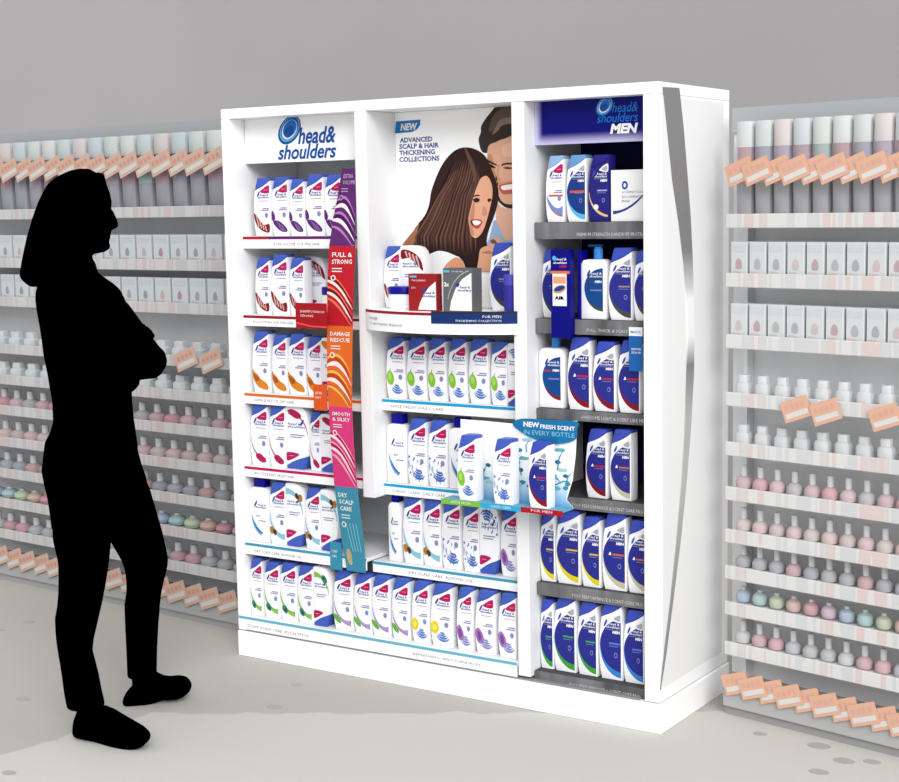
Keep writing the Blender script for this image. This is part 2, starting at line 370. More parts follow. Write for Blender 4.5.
hair_d = (48, 28, 26); hair_m = (78, 50, 42); skin = (224, 172, 144); skin_s = (196, 138, 108)
E8 = 420
# man
pshape(c8, [(178, 225), (188, 195), (190, 165), (215, 125), (240, 95), (268, 58), (300, 46), (E8, 42), (E8, 260), (300, 240), (240, 262), (222, 288), (196, 286), (184, 262)], (58, 46, 44), 0)
pshape(c8, [(245, 120), (270, 95), (300, 80), (E8, 80), (E8, 120), (300, 130), (262, 160), (238, 190), (225, 180)], (96, 80, 72), 1)
pshape(c8, [(262, 160), (290, 130), (E8, 120), (E8, 140), (295, 160), (270, 185), (240, 205)], (140, 116, 100), 2)
pshape(c8, [(222, 262), (258, 240), (300, 224), (E8, 210), (E8, 560), (330, 545), (292, 528), (270, 500), (262, 440), (236, 400), (220, 350)], skin, 3)
pshape(c8, [(222, 300), (240, 300), (250, 360), (262, 400), (268, 440), (240, 405), (222, 352)], skin_s, 4)
pshape(c8, [(216, 318), (236, 328), (262, 342), (262, 348), (240, 340), (220, 330)], (64, 44, 38), 5)
pshape(c8, [(284, 344), (306, 335), (E8, 332), (E8, 341), (308, 343), (288, 350)], (64, 44, 38), 5)
pshape(c8, [(226, 340), (246, 348), (260, 358), (246, 360), (230, 352)], (150, 100, 80), 4)
pshape(c8, [(292, 356), (310, 352), (330, 356), (E8, 356), (E8, 366), (312, 364)], (150, 100, 80), 4)
pshape(c8, [(236, 351), (248, 354), (256, 360), (244, 357)], (50, 34, 32), 6); pshape(c8, [(298, 360), (312, 356), (328, 360), (312, 362)], (50, 34, 32), 6)
pshape(c8, [(266, 350), (276, 352), (270, 395), (284, 412), (272, 422), (256, 410), (260, 396)], (206, 150, 122), 4)
pshape(c8, [(300, 250), (E8, 236), (E8, 300), (310, 306), (286, 290)], (236, 188, 162), 4)
pshape(c8, [(318, 375), (E8, 370), (E8, 408), (330, 412), (306, 402)], (230, 172, 146), 4)
pshape(c8, [(264, 425), (290, 424), (E8, 404), (E8, 416), (300, 428), (276, 440), (266, 440)], (204, 146, 118), 4)
pshape(c8, [(272, 442), (300, 430), (E8, 416), (E8, 462), (322, 478), (292, 478), (278, 464)], (196, 92, 84), 5)
pshape(c8, [(282, 446), (305, 437), (E8, 424), (E8, 444), (318, 458), (292, 460)], (250, 246, 242), 6)
pshape(c8, [(262, 460), (276, 498), (296, 520), (330, 526), (E8, 520), (E8, 548), (320, 544), (288, 530), (268, 505)], (54, 38, 36), 5)
pshape(c8, [(262, 520), (300, 545), (E8, 550), (E8, 720), (300, 720), (250, 690), (258, 600)], (226, 176, 152), 4)
pshape(c8, [(252, 598), (272, 625), (296, 680), (320, 690), (E8, 665), (E8, 800), (190, 800), (225, 690), (238, 640)], (150, 176, 206), 5)
# woman hair
pshape(c7, [(455, 293), (505, 302), (548, 335), (578, 400), (602, 475), (600, 535), (582, 595), (560, 655), (552, 705), (560, 790), (500, 830), (420, 800), (360, 760), (290, 790), (215, 760), (232, 660), (282, 590), (302, 540), (312, 480), (340, 405), (372, 348), (412, 308)], hair_d, 6, 4)
pshape(c7, [(180, 733), (205, 690), (246, 640), (262, 612), (245, 680), (228, 740), (200, 780)], (160, 104, 72), 7)
for k in range(54):
    f = (k*.618) % 1; x0 = 410+f*115; x1 = 238+f*275+8*math.sin(k*2.1); w = 2.0+2.2*((k*7) % 5)/5
    colr = [(92, 62, 50), (70, 44, 38), (108, 76, 64), (58, 36, 32), (84, 56, 48)][k % 5]
    y0 = 330+34*abs(f-.4)+(k*13) % 70; xm = x0+(x1-x0)*.35-12
    ctr = [(x0, y0, .5), (x0+(xm-x0)*.45+3, (y0+500)/2, w*.8), (xm, 505, w), (xm+(x1-xm)*.5, 600, w*1.1), (x1, 680, w), (x1+2, 722+(k % 5)*8, .5)]
    ctr = [(a_, b_, c_) for a_, b_, c_ in ctr]; vs = []
    for sgn_ in (-1, 1):
        for a_, b_, c_ in ctr:
            p_ = c7(a_+sgn_*c_, b_); x_, z_ = at(p_[0], p_[1], YP); vs.append((x_, YP-.0022-.00002*k, max(ZC+.0015, z_)))
    pic.add(vs, [(i_, i_+6, i_+7, i_+1) for i_ in range(5)], mat('print_%d_%d_%d' % colr, colr, .6, k=.93))
pshape(c7, [(456, 300), (470, 306), (500, 370), (510, 430), (498, 440), (484, 380)], (98, 70, 60), 9.8)
# woman face
pshape(c7, [(530, 425), (556, 418), (575, 455), (578, 500), (570, 545), (556, 600), (540, 648), (522, 676), (503, 686), (486, 674), (478, 640), (474, 600), (484, 555), (498, 500), (514, 455)], (228, 168, 138), 10, 4)
pshape(c7, [(478, 600), (486, 560), (500, 520), (500, 580), (492, 640), (500, 672), (486, 674), (478, 642)], (196, 134, 104), 11)
pshape(c7, [(494, 520), (506, 512), (522, 516), (520, 528), (504, 532)], (52, 32, 30), 12)
pshape(c7, [(494, 506), (508, 498), (526, 502), (510, 505)], (60, 38, 32), 12)
pshape(c7, [(556, 520), (568, 514), (574, 522), (562, 530)], (52, 32, 30), 12)
pshape(c7, [(540, 545), (556, 575), (546, 590), (532, 584)], (206, 146, 116), 11)
pshape(c7, [(484, 612), (508, 604), (534, 612), (524, 638), (508, 646), (492, 634)], (190, 70, 72), 11)
pshape(c7, [(490, 614), (508, 610), (528, 616), (518, 628), (502, 630)], (252, 250, 248), 12)
# top, shoulder, hand
pshape(cL, [(425, 240), (445, 200), (480, 180), (520, 168), (575, 178), (640, 205), (700, 225), (700, 345), (420, 345)], (238, 240, 240), 10)
pshape(cR, [(90, 310), (100, 270), (130, 236), (175, 210), (214, 232), (244, 280), (240, 320), (120, 330)], (214, 150, 118), 11)
pshape(cR, [(180, 190), (240, 200), (320, 170), (340, 230), (320, 285), (245, 285), (222, 240)], (40, 24, 24), 11)
pshape(cR, [(318, 290), (322, 220), (332, 160), (366, 138), (398, 130), (404, 95), (430, 80), (470, 92), (482, 118), (440, 140), (415, 150), (430, 185), (412, 230), (400, 300)], (220, 164, 130), 12)
pshape(cR, [(398, 100), (420, 92), (440, 112), (424, 122), (404, 116)], (120, 74, 58), 13)
pshape(cR, [(340, 180), (380, 168), (412, 176), (410, 186), (370, 186)], (176, 120, 92), 13)
pic.build('printed_couple', po)
lt = MB(); bl = MB()
nb = [at(p[0], p[1], YP) for p in [(396, 121.5), (420.5, 119.5), (420.2, 125), (417, 129.5), (412, 132), (395, 133.5)]]
bl.flat(nb, YP-.0005, mat('badge_cyan', (30, 126, 196), .5)); bl.build('new_badge', po)
px_text(lt, 'NEW', 400.5, 130.8, 417.5, 123.6, YP-.0011, PW, shear=.2, bold=.04, res=3)
TXM = mat('poster_ink', (72, 80, 158), .5)
for s, a, b_, c_, d_ in (('ADVANCED', 400, 432.5, 142.5, 136.5), ('SCALP & HAIR', 399.5, 439, 148.8, 142.9), ('THICKENING', 399.5, 435, 155.2, 149.3), ('COLLECTIONS', 399.5, 439.5, 161.8, 155.8)):
    x0, z0 = at(a, c_+.4, YP); x1, _ = at(b_, c_, YP); z1 = z0+(at(a, d_, YP)[1]-z0)*.80
    lt.text(s, x0, z0, x1-x0, z1-z0, YP-.0006, TXM, bold=.03, res=2)
lt.build('lettering', po)

# ------------------------------------------------------------------ bottles
BW, BH, BD = .072, .186, .044
def U(u, v): return ((u-.5)*BW, v*BH)
OUTL = [(.12, 0), (.05, .10), (.01, .25), (0, .40), (.02, .56), (.07, .72), (.14, .85), (.20, .93), (.25, .985), (.30, 1), (.93, 1), (.985, .985), (.99, .90), (1, .75), (1, .1), (.985, .0)]
def curve_v(u): return .795+.16*u-.045*(1-u)*u*4*.6        # cap's lower edge
def outline_left(v):
    prev = OUTL[0]
    for p in OUTL[1:10]:
        if v <= p[1]:
            t = (v-prev[1])/(p[1]-prev[1]); return prev[0]+(p[0]-prev[0])*t
        prev = p
    return .3
Y1 = -.0006
def uflat(mb, pts, y, m, flip=False):
    if flip: pts = [(1-a, 1-b_) for a, b_ in pts]
    mb.flat([U(*p) for p in pts], y, m)
def art(kind, flip):
    mb = MB(); F = lambda pts, rgb, lay=0: uflat(mb, pts, Y1-.0004*lay, mat('art_%d_%d_%d' % rgb, rgb, .5), flip)
    A = lambda a0, a1, t0, t1, rgb, lay=0, mid=None, cx=.98, cz=.44, rx=.93, rz=.36: F(arcband(cx, cz, rx, rz, a0, a1, t0, t1, 10, mid), rgb, lay)
    def waves(rgb=(96, 140, 214)):
        for i in range(4): F(arcband(.62, .20+.02*i, .34-.05*i, .12-.02*i, 190+8*i, 330-12*i, .02, .02, 6, .035), rgb, 1)
    if kind == 'shell':
        F(smoothpoly([(.02, .42), (.1, .42), (.2, .36), (.22, .29), (.1, .25), (.02, .3)], 2), (104, 44, 128)); F(smoothpoly([(.1, .25), (.35, .265), (.62, .22), (.9, .13), (.93, .08), (.8, .065), (.5, .09), (.22, .17)], 3), (96, 38, 124))
        for i in range(3): F([(.3+.14*i, .25-.03*i), (.34+.14*i, .25-.03*i), (.62+.12*i, .1-.012*i), (.58+.12*i, .09-.01*i)], (160, 120, 186), 1)
    elif kind == 'strand':
        F(smoothpoly([(.02, .39), (.15, .36), (.4, .26), (.6, .19), (.92, .21), (.94, .08), (.75, .06), (.4, .11), (.12, .22)], 3), (138, 28, 36))
        for i in range(4): F([(.14+.17*i, .35-.055*i), (.2+.17*i, .34-.055*i), (.34+.15*i, .17-.025*i), (.27+.15*i, .15-.025*i)], (232, 180, 176), 1)
    elif kind == 'caramel':
        F(smoothpoly([(.02, .38), (.14, .33), (.3, .3), (.5, .22), (.8, .17), (.95, .1), (.9, .05), (.5, .07), (.2, .14), (.04, .25)], 3), (230, 140, 40)); F(smoothpoly([(.06, .32), (.2, .28), (.36, .26), (.42, .2), (.25, .18), (.1, .24)], 2), (176, 92, 26), 1)
    elif kind == 'ribbon':
        A(176, 262, .01, .05, (196, 44, 96), 0, .035); F(smoothpoly([(.3, .17), (.5, .2), (.75, .15), (.9, .08), (.7, .05), (.4, .1)], 2), (184, 30, 82), 1)
    elif kind == 'almond':
        A(170, 268, .02, .10, (148, 206, 226), 0, .08); F(smoothpoly([(.05, .26), (.2, .28), (.32, .22), (.2, .16), (.08, .18)], 2), (190, 130, 50), 1); F(smoothpoly([(.22, .22), (.36, .24), (.46, .18), (.34, .14)], 2), (86, 56, 24), 2)
    elif kind == 'green':
        A(172, 265, .01, .10, (140, 200, 84), 0, .07); F(smoothpoly([(.14, .24), (.34, .26), (.48, .18), (.4, .12), (.2, .16)], 2), (60, 140, 110), 1); F(ell(.34, .18, .07, .025), (24, 88, 70), 2)
    elif kind == 'lavender':
        A(176, 268, .02, .10, (178, 156, 206), 0, .06); F(smoothpoly([(.0, .26), (.16, .25), (.36, .18), (.42, .11), (.2, .13), (.04, .2)], 2), (108, 188, 60), 1)
    elif kind == 'lemon':
        F(ell(.2, .30, .2, .1), (246, 222, 30), 1); F(ell(.2, .30, .1, .05), (252, 240, 120), 2); waves()
    elif kind == 'violet':
        F(smoothpoly([(.02, .36), (.2, .4), (.42, .3), (.46, .18), (.2, .16), (.04, .26)], 3), (176, 124, 190)); F(smoothpoly([(.12, .34), (.26, .34), (.36, .24), (.2, .2)], 2), (132, 74, 158), 1); waves((150, 150, 214))
    elif kind == 'apple':
        F(ell(.23, .34, .2, .115, -.15), (138, 204, 58), 1); F(ell(.21, .37, .1, .06, -.15), (178, 228, 96), 2); F([(.2, .46), (.25, .50), (.27, .5), (.23, .45)], (160, 90, 60), 3); waves()
    elif kind == 'splash':
        A(176, 262, .01, .03, (150, 184, 230), 0, .02)
        for i in range(12):
            F(ell(.12+.19*(i % 4)+.05*math.sin(i), .42-.03*i, .05+.02*math.sin(i*2), .018, .4*i, 8), (88, 128, 206), 1)
        waves((80, 120, 204))
    elif kind == 'orange':
        A(186, 268, .02, .17, (120, 146, 204), 0, .10); A(200, 268, .005, .025, (220, 110, 60), 1); F([(.18, .415), (.97, .415), (.97, .385), (.18, .385)], (222, 104, 70), 1)
    return mb
def leaf(mb, flip, y=Y1-.0004):
    uflat(mb, smoothpoly([(.42, .765), (.58, .81), (.78, .855), (.97, .872), (.98, .80), (.96, .745), (.78, .735), (.58, .742)], 2), y, MAG, flip)
    uflat(mb, [(.66, .795), (.88, .80), (.88, .79), (.66, .785)], y-.0004, mat('leaf_print', (232, 150, 186)), flip)
def tiny(mb, m, sub, flip=False, big=True, x=.30):
    z0 = .0
    if flip:
        for s, a, v, w, h in (('head &', .12, .700, .55, .034), ('shoulders', .10, .655, .75, .034)):
            p = U(a, v); mb.text(s, p[0], p[1], w*BW, h*BH, Y1-.0002, m, .2, 0.02, 1)
        return
    p = U(x+.12, .690); mb.text('head &', p[0], p[1], .5*BW, .036*BH, Y1-.0008, m, .2, .02, 1)
    p = U(x, .650); mb.text('shoulders', p[0], p[1], .66*BW, .036*BH, Y1-.0008, m, .2, .02, 1)
TEMPL = {}
def make_bottle(kind, flip=False):
    root = empty('shampoo_bottle' if not flip else 'conditioner_bottle')
    pts = [U(*p) for p in OUTL]
    # cap region above the sweeping line
    cl = [(u, curve_v(u)) for u in (.99, .85, .7, .55, .4, .25)]
    cl.append((outline_left(.795)+.0, .790)); capo = cl[:]
    capo += [(outline_left(.86), .86), (outline_left(.93), .93), (.25, .985), (.30, 1), (.93, 1), (.985, .985)]
    body = [(.12, 0), (.05, .10), (.01, .25), (0, .40), (.02, .56), (.07, .72), (outline_left(.788), .788)] + [(u, curve_v(u)-.002) for u in (.25, .4, .55, .7, .85, .99)] + [(1, .75), (1, .1), (.985, 0)]
    if flip:
        body = [(.50, 0), (.25, .025), (.11, .09), (.03, .2), (0, .40), (.02, .56), (.07, .72), (outline_left(.788), .788)] + [(u, curve_v(u)-.002) for u in (.25, .4, .55, .7, .85, .99)] + [(1, .75), (1, .1), (.985, .02), (.92, 0)]
        body = [(1-a, 1-b_) for a, b_ in body]; capo = [(1-a, 1-b_) for a, b_ in capo]
    MB().prism([U(*p) for p in body], 0, BD, PLAS, .0022).build('body', root, True)
    cm = CAP if kind != 'orange' else mat('cap_pale_blue', (150, 184, 224), .35)
    MB().prism([U(*p) for p in capo], .0004, BD-.0004, cm, .0022).build('cap', root, True)
    ar = art(kind, flip)
    ar.build('artwork', root)
    lf = MB(); leaf(lf, flip); lf.build('leaf_mark', root)
    lt = MB(); uflat(lt, ell(.33, .725, .10, .026, .5, 10), Y1-.0008, INK, False) if not flip else uflat(lt, ell(.72, .74, .10, .026, .5, 10), Y1-.0003, INK, False)
    tiny(lt, INK, '', flip)
    if not flip:
        uflat(lt, [(.34, .61), (.94, .61), (.94, .602), (.34, .602)], Y1-.0004, GREYT); uflat(lt, [(.56, .485), (.94, .485), (.94, .468), (.56, .468)], Y1-.0004, BADGE); uflat(lt, [(.45, .455), (.94, .455), (.94, .438), (.45, .438)], Y1-.0004, mat('sub_print', (178, 140, 176)))
        uflat(lt, ell(.78, .36, .10, .042), Y1-.0012, BADGE)
    else:
        uflat(lt, [(.2, .55), (.8, .55), (.8, .535), (.2, .535)], Y1-.0002, BADGE); uflat(lt, [(.2, .515), (.7, .515), (.7, .50), (.2, .50)], Y1-.0002, mat('sub_print', (178, 140, 176)))
    lt.build('lettering', root)
    return root
RIM = dict(red=(150, 20, 24), grey=(80, 78, 72), yellow=(240, 220, 20), beige=(206, 202, 168), green=(70, 170, 60), blue=(60, 140, 220), sky=(96, 190, 236))
LBL = mat('label_blue', (46, 50, 146), .4); LBLB = mat('label_deep_blue', (14, 76, 146), .4)
def men_label(mb, rim, lab=LBL):
    cx, cz, rx, rz = .955, .43, .90, .345
    uflat(mb, [(cx, cz-rz-.05)]+[(cx+(rx+.012)*math.cos(a), cz+.0-(.05*max(0, -math.sin(a)))+(rz)*math.sin(a)) for a in [math.radians(270-9*i) for i in range(14)]]+[(cx, cz)], Y1, mat('rim_'+rim, RIM[rim], .4))
    uflat(mb, [(cx, cz+rz)]+[(cx+rx*math.cos(a)*(1 if math.sin(a) > 0 else .985), cz+rz*math.sin(a)*(1 if math.sin(a) > 0 else .92)) for a in [math.radians(90+6*i) for i in range(1, 30)]]+[(cx, cz-rz*.92)], Y1-.0004, lab)
def make_men(rim):
    root = empty('shampoo_bottle'); whole = rim == 'navy'
    cl = [(u, curve_v(u)) for u in (.99, .85, .7, .55, .4, .25)]; cl.append((outline_left(.795), .790))
    capo = cl+[(outline_left(.86), .86), (outline_left(.93), .93), (.25, .985), (.30, 1), (.93, 1), (.985, .985)]
    body = [(.12, 0), (.05, .10), (.01, .25), (0, .40), (.02, .56), (.07, .72), (outline_left(.788), .788)] + [(u, curve_v(u)-.002) for u in (.25, .4, .55, .7, .85, .99)] + [(1, .75), (1, .1), (.985, 0)]
    NV = mat('bottle_navy', (40, 36, 128), .35)
    MB().prism([U(*p) for p in body], 0, BD, NV if whole else PLAS, .0022).build('body', root, True)
    MB().prism([U(*p) for p in capo], .0004, BD-.0004, NV if whole else (mat('cap_sky', (110, 160, 216), .35) if rim == 'sky' else CAPM), .0022).build('cap', root, True)
    lb = MB()
    if not whole: men_label(lb, rim, mat('label_royal', (24, 60, 136), .4) if rim == 'sky' else LBL)
    else: uflat(lb, arcband(.97, .44, .93, .37, 180, 268, .02, .03, 12, .05), Y1, mat('rim_gold', (232, 200, 150), .4)); uflat(lb, ell(.38, .22, .12, .04), Y1-.0004, PW)
    lb.build('label', root)
    em = MB(); uflat(em, smoothpoly([(.55, .765), (.62, .80), (.8, .845), (.97, .862), (.97, .75), (.8, .742)], 2), Y1-.0008, PW); uflat(em, smoothpoly([(.66, .785), (.8, .82), (.93, .835), (.93, .765), (.8, .76)], 2), Y1-.0012, mat('leaf_grey', (176, 180, 184)))
    em.build('leaf_mark', root)
    lt = MB()
    for s, a, v, w, h, bo in (('head &', .45, .70, .46, .034, .02), ('shoulders', .34, .66, .58, .034, .02), ('MEN', .60, .595, .33, .036, .06)):
        p = U(a, v); lt.text(s, p[0], p[1], w*BW, h*BH, Y1-.0012, PW, .15, bo, 1)
    uflat(lt, ell(.30, .72, .09, .026, .5, 10), Y1-.0008, CAPM)
    uflat(lt, [(.3, .645), (.93, .645), (.93, .638), (.3, .638)], Y1-.0010, BADGE)
    c = dict(red=(214, 40, 40), yellow=(232, 190, 60), beige=(226, 110, 60), green=(70, 170, 90), blue=(90, 130, 220), grey=(150, 140, 140), sky=(214, 90, 60), navy=(170, 170, 220))[rim]
    cm = mat('men_print_%s' % rim, c)
    if rim in ('red', 'beige'): uflat(lt, [(.28, .455), (.40, .455), (.38, .49), (.34, .50)], Y1-.0010, PW)
    uflat(lt, [(.45, .478), (.92, .478), (.92, .455), (.45, .455)] if rim != 'sky' else [(.2, .47), (.93, .47), (.93, .435), (.2, .435)], Y1-.0010, cm)
    uflat(lt, [(.45, .435), (.85, .435), (.85, .428), (.45, .428)], Y1-.0010, BADGE)
    uflat(lt, ell(.74, .32, .075, .034), Y1-.0010, BADGE); uflat(lt, ell(.74, .32, .05, .022), Y1-.0014, LBL)
    lt.build('lettering', root)
    return root
def make_classic():
    root = empty('shampoo_bottle')
    o = [(.0, .03), (.03, 0), (.97, 0), (1, .03), (1, .74), (.96, .80), (.85, .845), (.72, .86), (.25, .86), (.10, .84), (.03, .80), (0, .74)]
    MB().prism([U(*p) for p in o], 0, BD, PLAS, .004).build('body', root, True)
    MB().bbox((U(.22, 0)[0], .006, .862*BH), (U(.80, 0)[0], BD-.006, BH), CAPD, .002).build('cap', root, True)
    ar = MB(); uflat(ar, arcband(.80, .42, .68, .33, 176, 255, .01, .05, 12, .10), Y1, mat('art_wave', (132, 178, 222))); uflat(ar, arcband(.78, .40, .60, .27, 195, 262, .01, .02, 10, .05), Y1-.0004, mat('art_wave2', (60, 120, 190))); ar.build('artwork', root)
    lt = MB(); uflat(lt, ell(.36, .60, .10, .026, .5, 10), Y1-.0004, INK)
    for s, a, v, w, h in (('head &', .48, .575, .42, .032), ('shoulders', .34, .535, .58, .032), ('2in1', .36, .40, .24, .03)):
        p = U(a, v); lt.text(s, p[0], p[1], w*BW, h*BH, Y1-.0004, INK, .2, .02, 1)
    uflat(lt, [(.5, .345), (.9, .345), (.9, .33), (.5, .33)], Y1-.0004, BADGE); lt.build('lettering', root)
    return root
def make_pump(rim):
    root = empty('pump_bottle')
    o = [(.0, .03), (.03, 0), (.97, 0), (1, .03), (1, .72), (.96, .78), (.85, .80), (.25, .80), (.10, .79), (.03, .75), (0, .70)]
    MB().prism([U(*p) for p in o], 0, BD, PLAS, .004).build('body', root, True)
    p = MB(); p.lathe([(.012, 0), (.012, .025), (.0095, .027), (.0095, .030)], mat('pump_blue', (62, 140, 222), .4), (U(.58, 0)[0], BD/2, .802*BH), 16); p.build('pump_collar', root, True)
    q = MB(); q.bbox((U(.20, 0)[0], BD/2-.007, .802*BH+.0302), (U(.76, 0)[0], BD/2+.007, .802*BH+.0368), mat('pump_dark', (24, 70, 116), .4), .002); q.build('pump_head', root, True)
    lb = MB(); cx, cz, rx, rz = .90, .42, .74, .27
    uflat(lb, [(cx, cz-rz-.04)]+[(cx+rx*math.cos(a), cz-.04*max(0, -math.sin(a))+rz*math.sin(a)) for a in [math.radians(270-9*i) for i in range(14)]]+[(cx, cz)], Y1, mat('rim_'+rim, RIM[rim], .4))
    uflat(lb, [(cx, cz+rz)]+[(cx+rx*math.cos(a), cz+rz*.98*math.sin(a)) for a in [math.radians(90+6*i) for i in range(1, 30)]]+[(cx, cz-rz*.98)], Y1-.0004, LBLB)
    lb.build('label', root)
    lt = MB()
    for s, a, v, w, h, bo in (('head &', .42, .60, .44, .032, .02), ('shoulders', .38, .562, .50, .032, .02), ('MEN', .58, .49, .28, .032, .06)):
        c = U(a, v); lt.text(s, c[0], c[1], w*BW, h*BH, Y1-.0010, PW, .15, bo, 1)
    uflat(lt, ell(.34, .62, .08, .026, .5, 10), Y1-.0010, INK)
    uflat(lt, [(.2, .49), (.5, .49), (.5, .51), (.2, .51)], Y1-.0010, mat('rim_'+rim, RIM[rim]) if rim == 'grey' else mat('men_print_red', (214, 40, 40))); uflat(lt, [(.4, .40), (.85, .40), (.85, .385), (.4, .385)], Y1-.0010, BADGE)
    lt.build('lettering', root)
    return root
def template(kind):
    if kind[:4] == 'inv_': return make_bottle(kind[4:], True)
    if kind[:4] == 'men_': return make_men(kind[4:])
    if kind[:5] == 'pump_': return make_pump(kind[5:])
    if kind == 'classic': return make_classic()
    return make_bottle(kind)
LASTX = {}; ABOVE = dict(A2='A1', A3='A2', A4='A3', A5='A4', A6='A5', B3='B2', B4='B3', M2='M1', M3='M2', M4='M3', M5='M4', M6='M5'); LIM = dict(A=(.0345, .539), B=(.5865, 1.1), C=(.5865, 1.1), M=(1.1455, 1.519), G=(.905, 1.318))
DESC = dict(strand='white bottle with dark red strand art', shell='white bottle with dark purple shell art', caramel='white bottle with orange caramel art', ribbon='white bottle with crimson ribbon art', almond='white bottle with almond and pale blue art', green='white bottle with green leaf swirl', lavender='white bottle with lavender swirl and green leaf', lemon='white bottle with lemon art', violet='white bottle with violet shell art', apple='white bottle with green apple art', splash='white bottle with blue splash art', orange='white bottle with orange bar and pale blue cap', classic='square-shouldered white bottle with dark blue cap',
    inv_strand='cap-down white bottle with red art', inv_caramel='cap-down white bottle with orange art', inv_ribbon='cap-down white bottle with crimson art', inv_almond='cap-down white bottle with almond art', inv_green='cap-down white bottle with green art', inv_splash='cap-down white bottle with blue splash art', inv_apple='cap-down white bottle with apple art', inv_shell='cap-down white bottle with purple art',
    men_red='blue label bottle with dark red rim', men_grey='blue label bottle with dark grey rim', men_yellow='blue label bottle with yellow rim', men_beige='blue label bottle with beige rim', men_green='blue label bottle with green rim', men_blue='blue label bottle with sky blue rim', men_sky='blue label bottle with pale cap and orange bar', men_navy='all navy bottle with gold arc', pump_grey='white pump bottle with grey rimmed label', pump_red='white pump bottle with red rimmed label')
def place(kind, sh, xl, xr, yt, yb, where, idx, y=None, z=None, group=None):
    zs, ys = SH[sh] if sh in SH else (0, 0)
    up = ABOVE.get(sh)
    y = max(ys, SH[up][1] if up in SH else -9)+.014 if y is None else y; z = zs if z is None else z
    ym = (yt+yb)/2; x0 = at(xl, ym, y)[0]; x1 = at(xr, ym, y)[0]
    hgt = at((xl+xr)/2, yt, y)[1]-at((xl+xr)/2, yb, y)[1]
    lx = LASTX.get((sh, round(y, 3)), -9)
    lo_, hi_ = LIM[sh[0]] if sh != 'A6' else (.0345, 1.1)
    x0 = max(x0, lx+.0012, lo_+.0012)
    x1 = min(max(x1, x0+.045), hi_-.0012)
    if x1-x0 < .045: x0 = x1-.045
    if up in SH: hgt = min(hgt, SH[up][0]-.014-z, .198 if sh == 'A6' else 1)
    LASTX[(sh, round(y, 3))] = x1
    if kind not in TEMPL: TEMPL[kind] = template(kind); o = TEMPL[kind]
    else: o = copy_tree(TEMPL[kind])
    o.location = ((x0+x1)/2, y, z+.0005); w = (x1-x0)/BW; o.scale = (w, 1, hgt/BH)
    tag(o, '%s, %s %s' % (DESC[kind], idx if isinstance(idx, str) else ORD[idx], where), 'bottle', group or 'hair care bottles on the white cabinet')
    return o
def row(sh, where, items, group, **kw):
    for i, it in enumerate(items): place(*((it[0], sh)+tuple(it[1:])+(where, i)), group=group, **kw)
row('A1', 'along the red and purple edged shelf', [('strand', 253.5, 270.2, 179, 237), ('shell', 271.2, 288, 178, 237), ('shell', 289, 303.8, 180, 237), ('shell', 305, 323, 175.5, 237), ('shell', 324, 341, 176, 237)], 'bottles on the top shelf of the first bay')
row('A2', 'along the crimson edged shelf', [('strand', 255, 269.5, 257, 314), ('strand', 270.5, 287.5, 253, 314), ('strand', 289, 304, 256, 314), ], 'bottles on the crimson edged shelf')
place('inv_strand', 'A2', 304.5, 326, 256, 314, 'behind the small tub on the crimson edged shelf', 'standing', y=.134)
row('A3', 'along the orange edged shelf', [('caramel', 252, 268.5, 328.5, 390), ('caramel', 271.5, 286.5, 332, 391), ('caramel', 287.5, 304.8, 331, 392), ('caramel', 306.5, 321, 335, 394), ('inv_caramel', 321.5, 338, 336, 395)], 'bottles on the orange edged shelf')
row('A4', 'along the pink edged shelf', [('ribbon', 250, 267.5, 402, 464), ('ribbon', 268.5, 285.3, 403, 466), ('inv_ribbon', 285.8, 309, 405, 468), ('ribbon', 305, 320.2, 411, 470), ('inv_ribbon', 320.6, 339, 414, 472)], 'bottles on the pink edged shelf')
row('A5', 'along the teal edged fifth shelf', [('classic', 246.5, 268, 477, 540), ('almond', 269, 285.3, 481, 543), ('inv_almond', 285.8, 304, 483, 546), ('almond', 304.6, 320, 487, 548), ('inv_almond', 320.5, 338, 489, 550)], 'bottles on the teal edged shelf')
row('A6', 'along the long bottom shelf', [('green', 246.5, 262, 551.5, 609), ('green', 263.5, 279, 557, 613), ('green', 279.5, 296, 557, 617), ('green', 297, 312.6, 562, 620), ('inv_green', 313.2, 330, 564, 624),
    ('lavender', 333, 351.5, 566, 628), ('lavender', 353.5, 370.5, 572, 631), ('lavender', 371.5, 389, 572, 635), ('lavender', 391.5, 408.5, 577, 639), ('lemon', 411.5, 428.5, 580, 643), ('lemon', 430.5, 451, 581, 647), ('violet', 456.5, 472, 588, 652), ('violet', 475, 494, 589, 657), ('violet', 498, 516, 594, 661)], 'bottles along the long bottom shelf')
row('B2', 'along the shelf below the bowed shelf', [('apple', 386, 404.5, 337, 398), ('apple', 406.5, 425.5, 337, 399), ('apple', 427.5, 445.5, 338, 401), ('apple', 448, 466, 338, 402), ('apple', 468.5, 488, 338, 403), ('apple', 490.5, 507, 340, 404), ('inv_apple', 507.5, 525, 342, 405)], 'apple bottles under the bowed shelf')
row('B3', 'along the shelf beside the scent display', [('classic', 381.5, 405.5, 410.5, 479), ('splash', 407, 426, 414.5, 481), ('splash', 427.5, 447, 418, 485), ('classic', 448.5, 470, 416, 487)], 'bottles beside the scent display')
row('B4', 'along the shelf under the scent display', [('classic', 377.5, 399, 491, 559), ('almond', 402.5, 421.5, 495, 564), ('almond', 422.5, 440.5, 501, 568), ('splash', 441.5, 460.5, 503, 572), ('splash', 462.5, 479, 507, 575), ('inv_splash', 479.5, 499.5, 507, 577), ('violet', 500.5, 517, 510, 579)], 'bottles under the scent display')
place('orange', 'M1', 545.5, 563.5, 154.5, 221, 'on the top charcoal shelf', 'first'); place('men_sky', 'M1', 566, 586, 154, 221, 'on the top charcoal shelf', 'second'); place('men_navy', 'M1', 588, 609, 153, 220, 'on the top charcoal shelf', 'third')
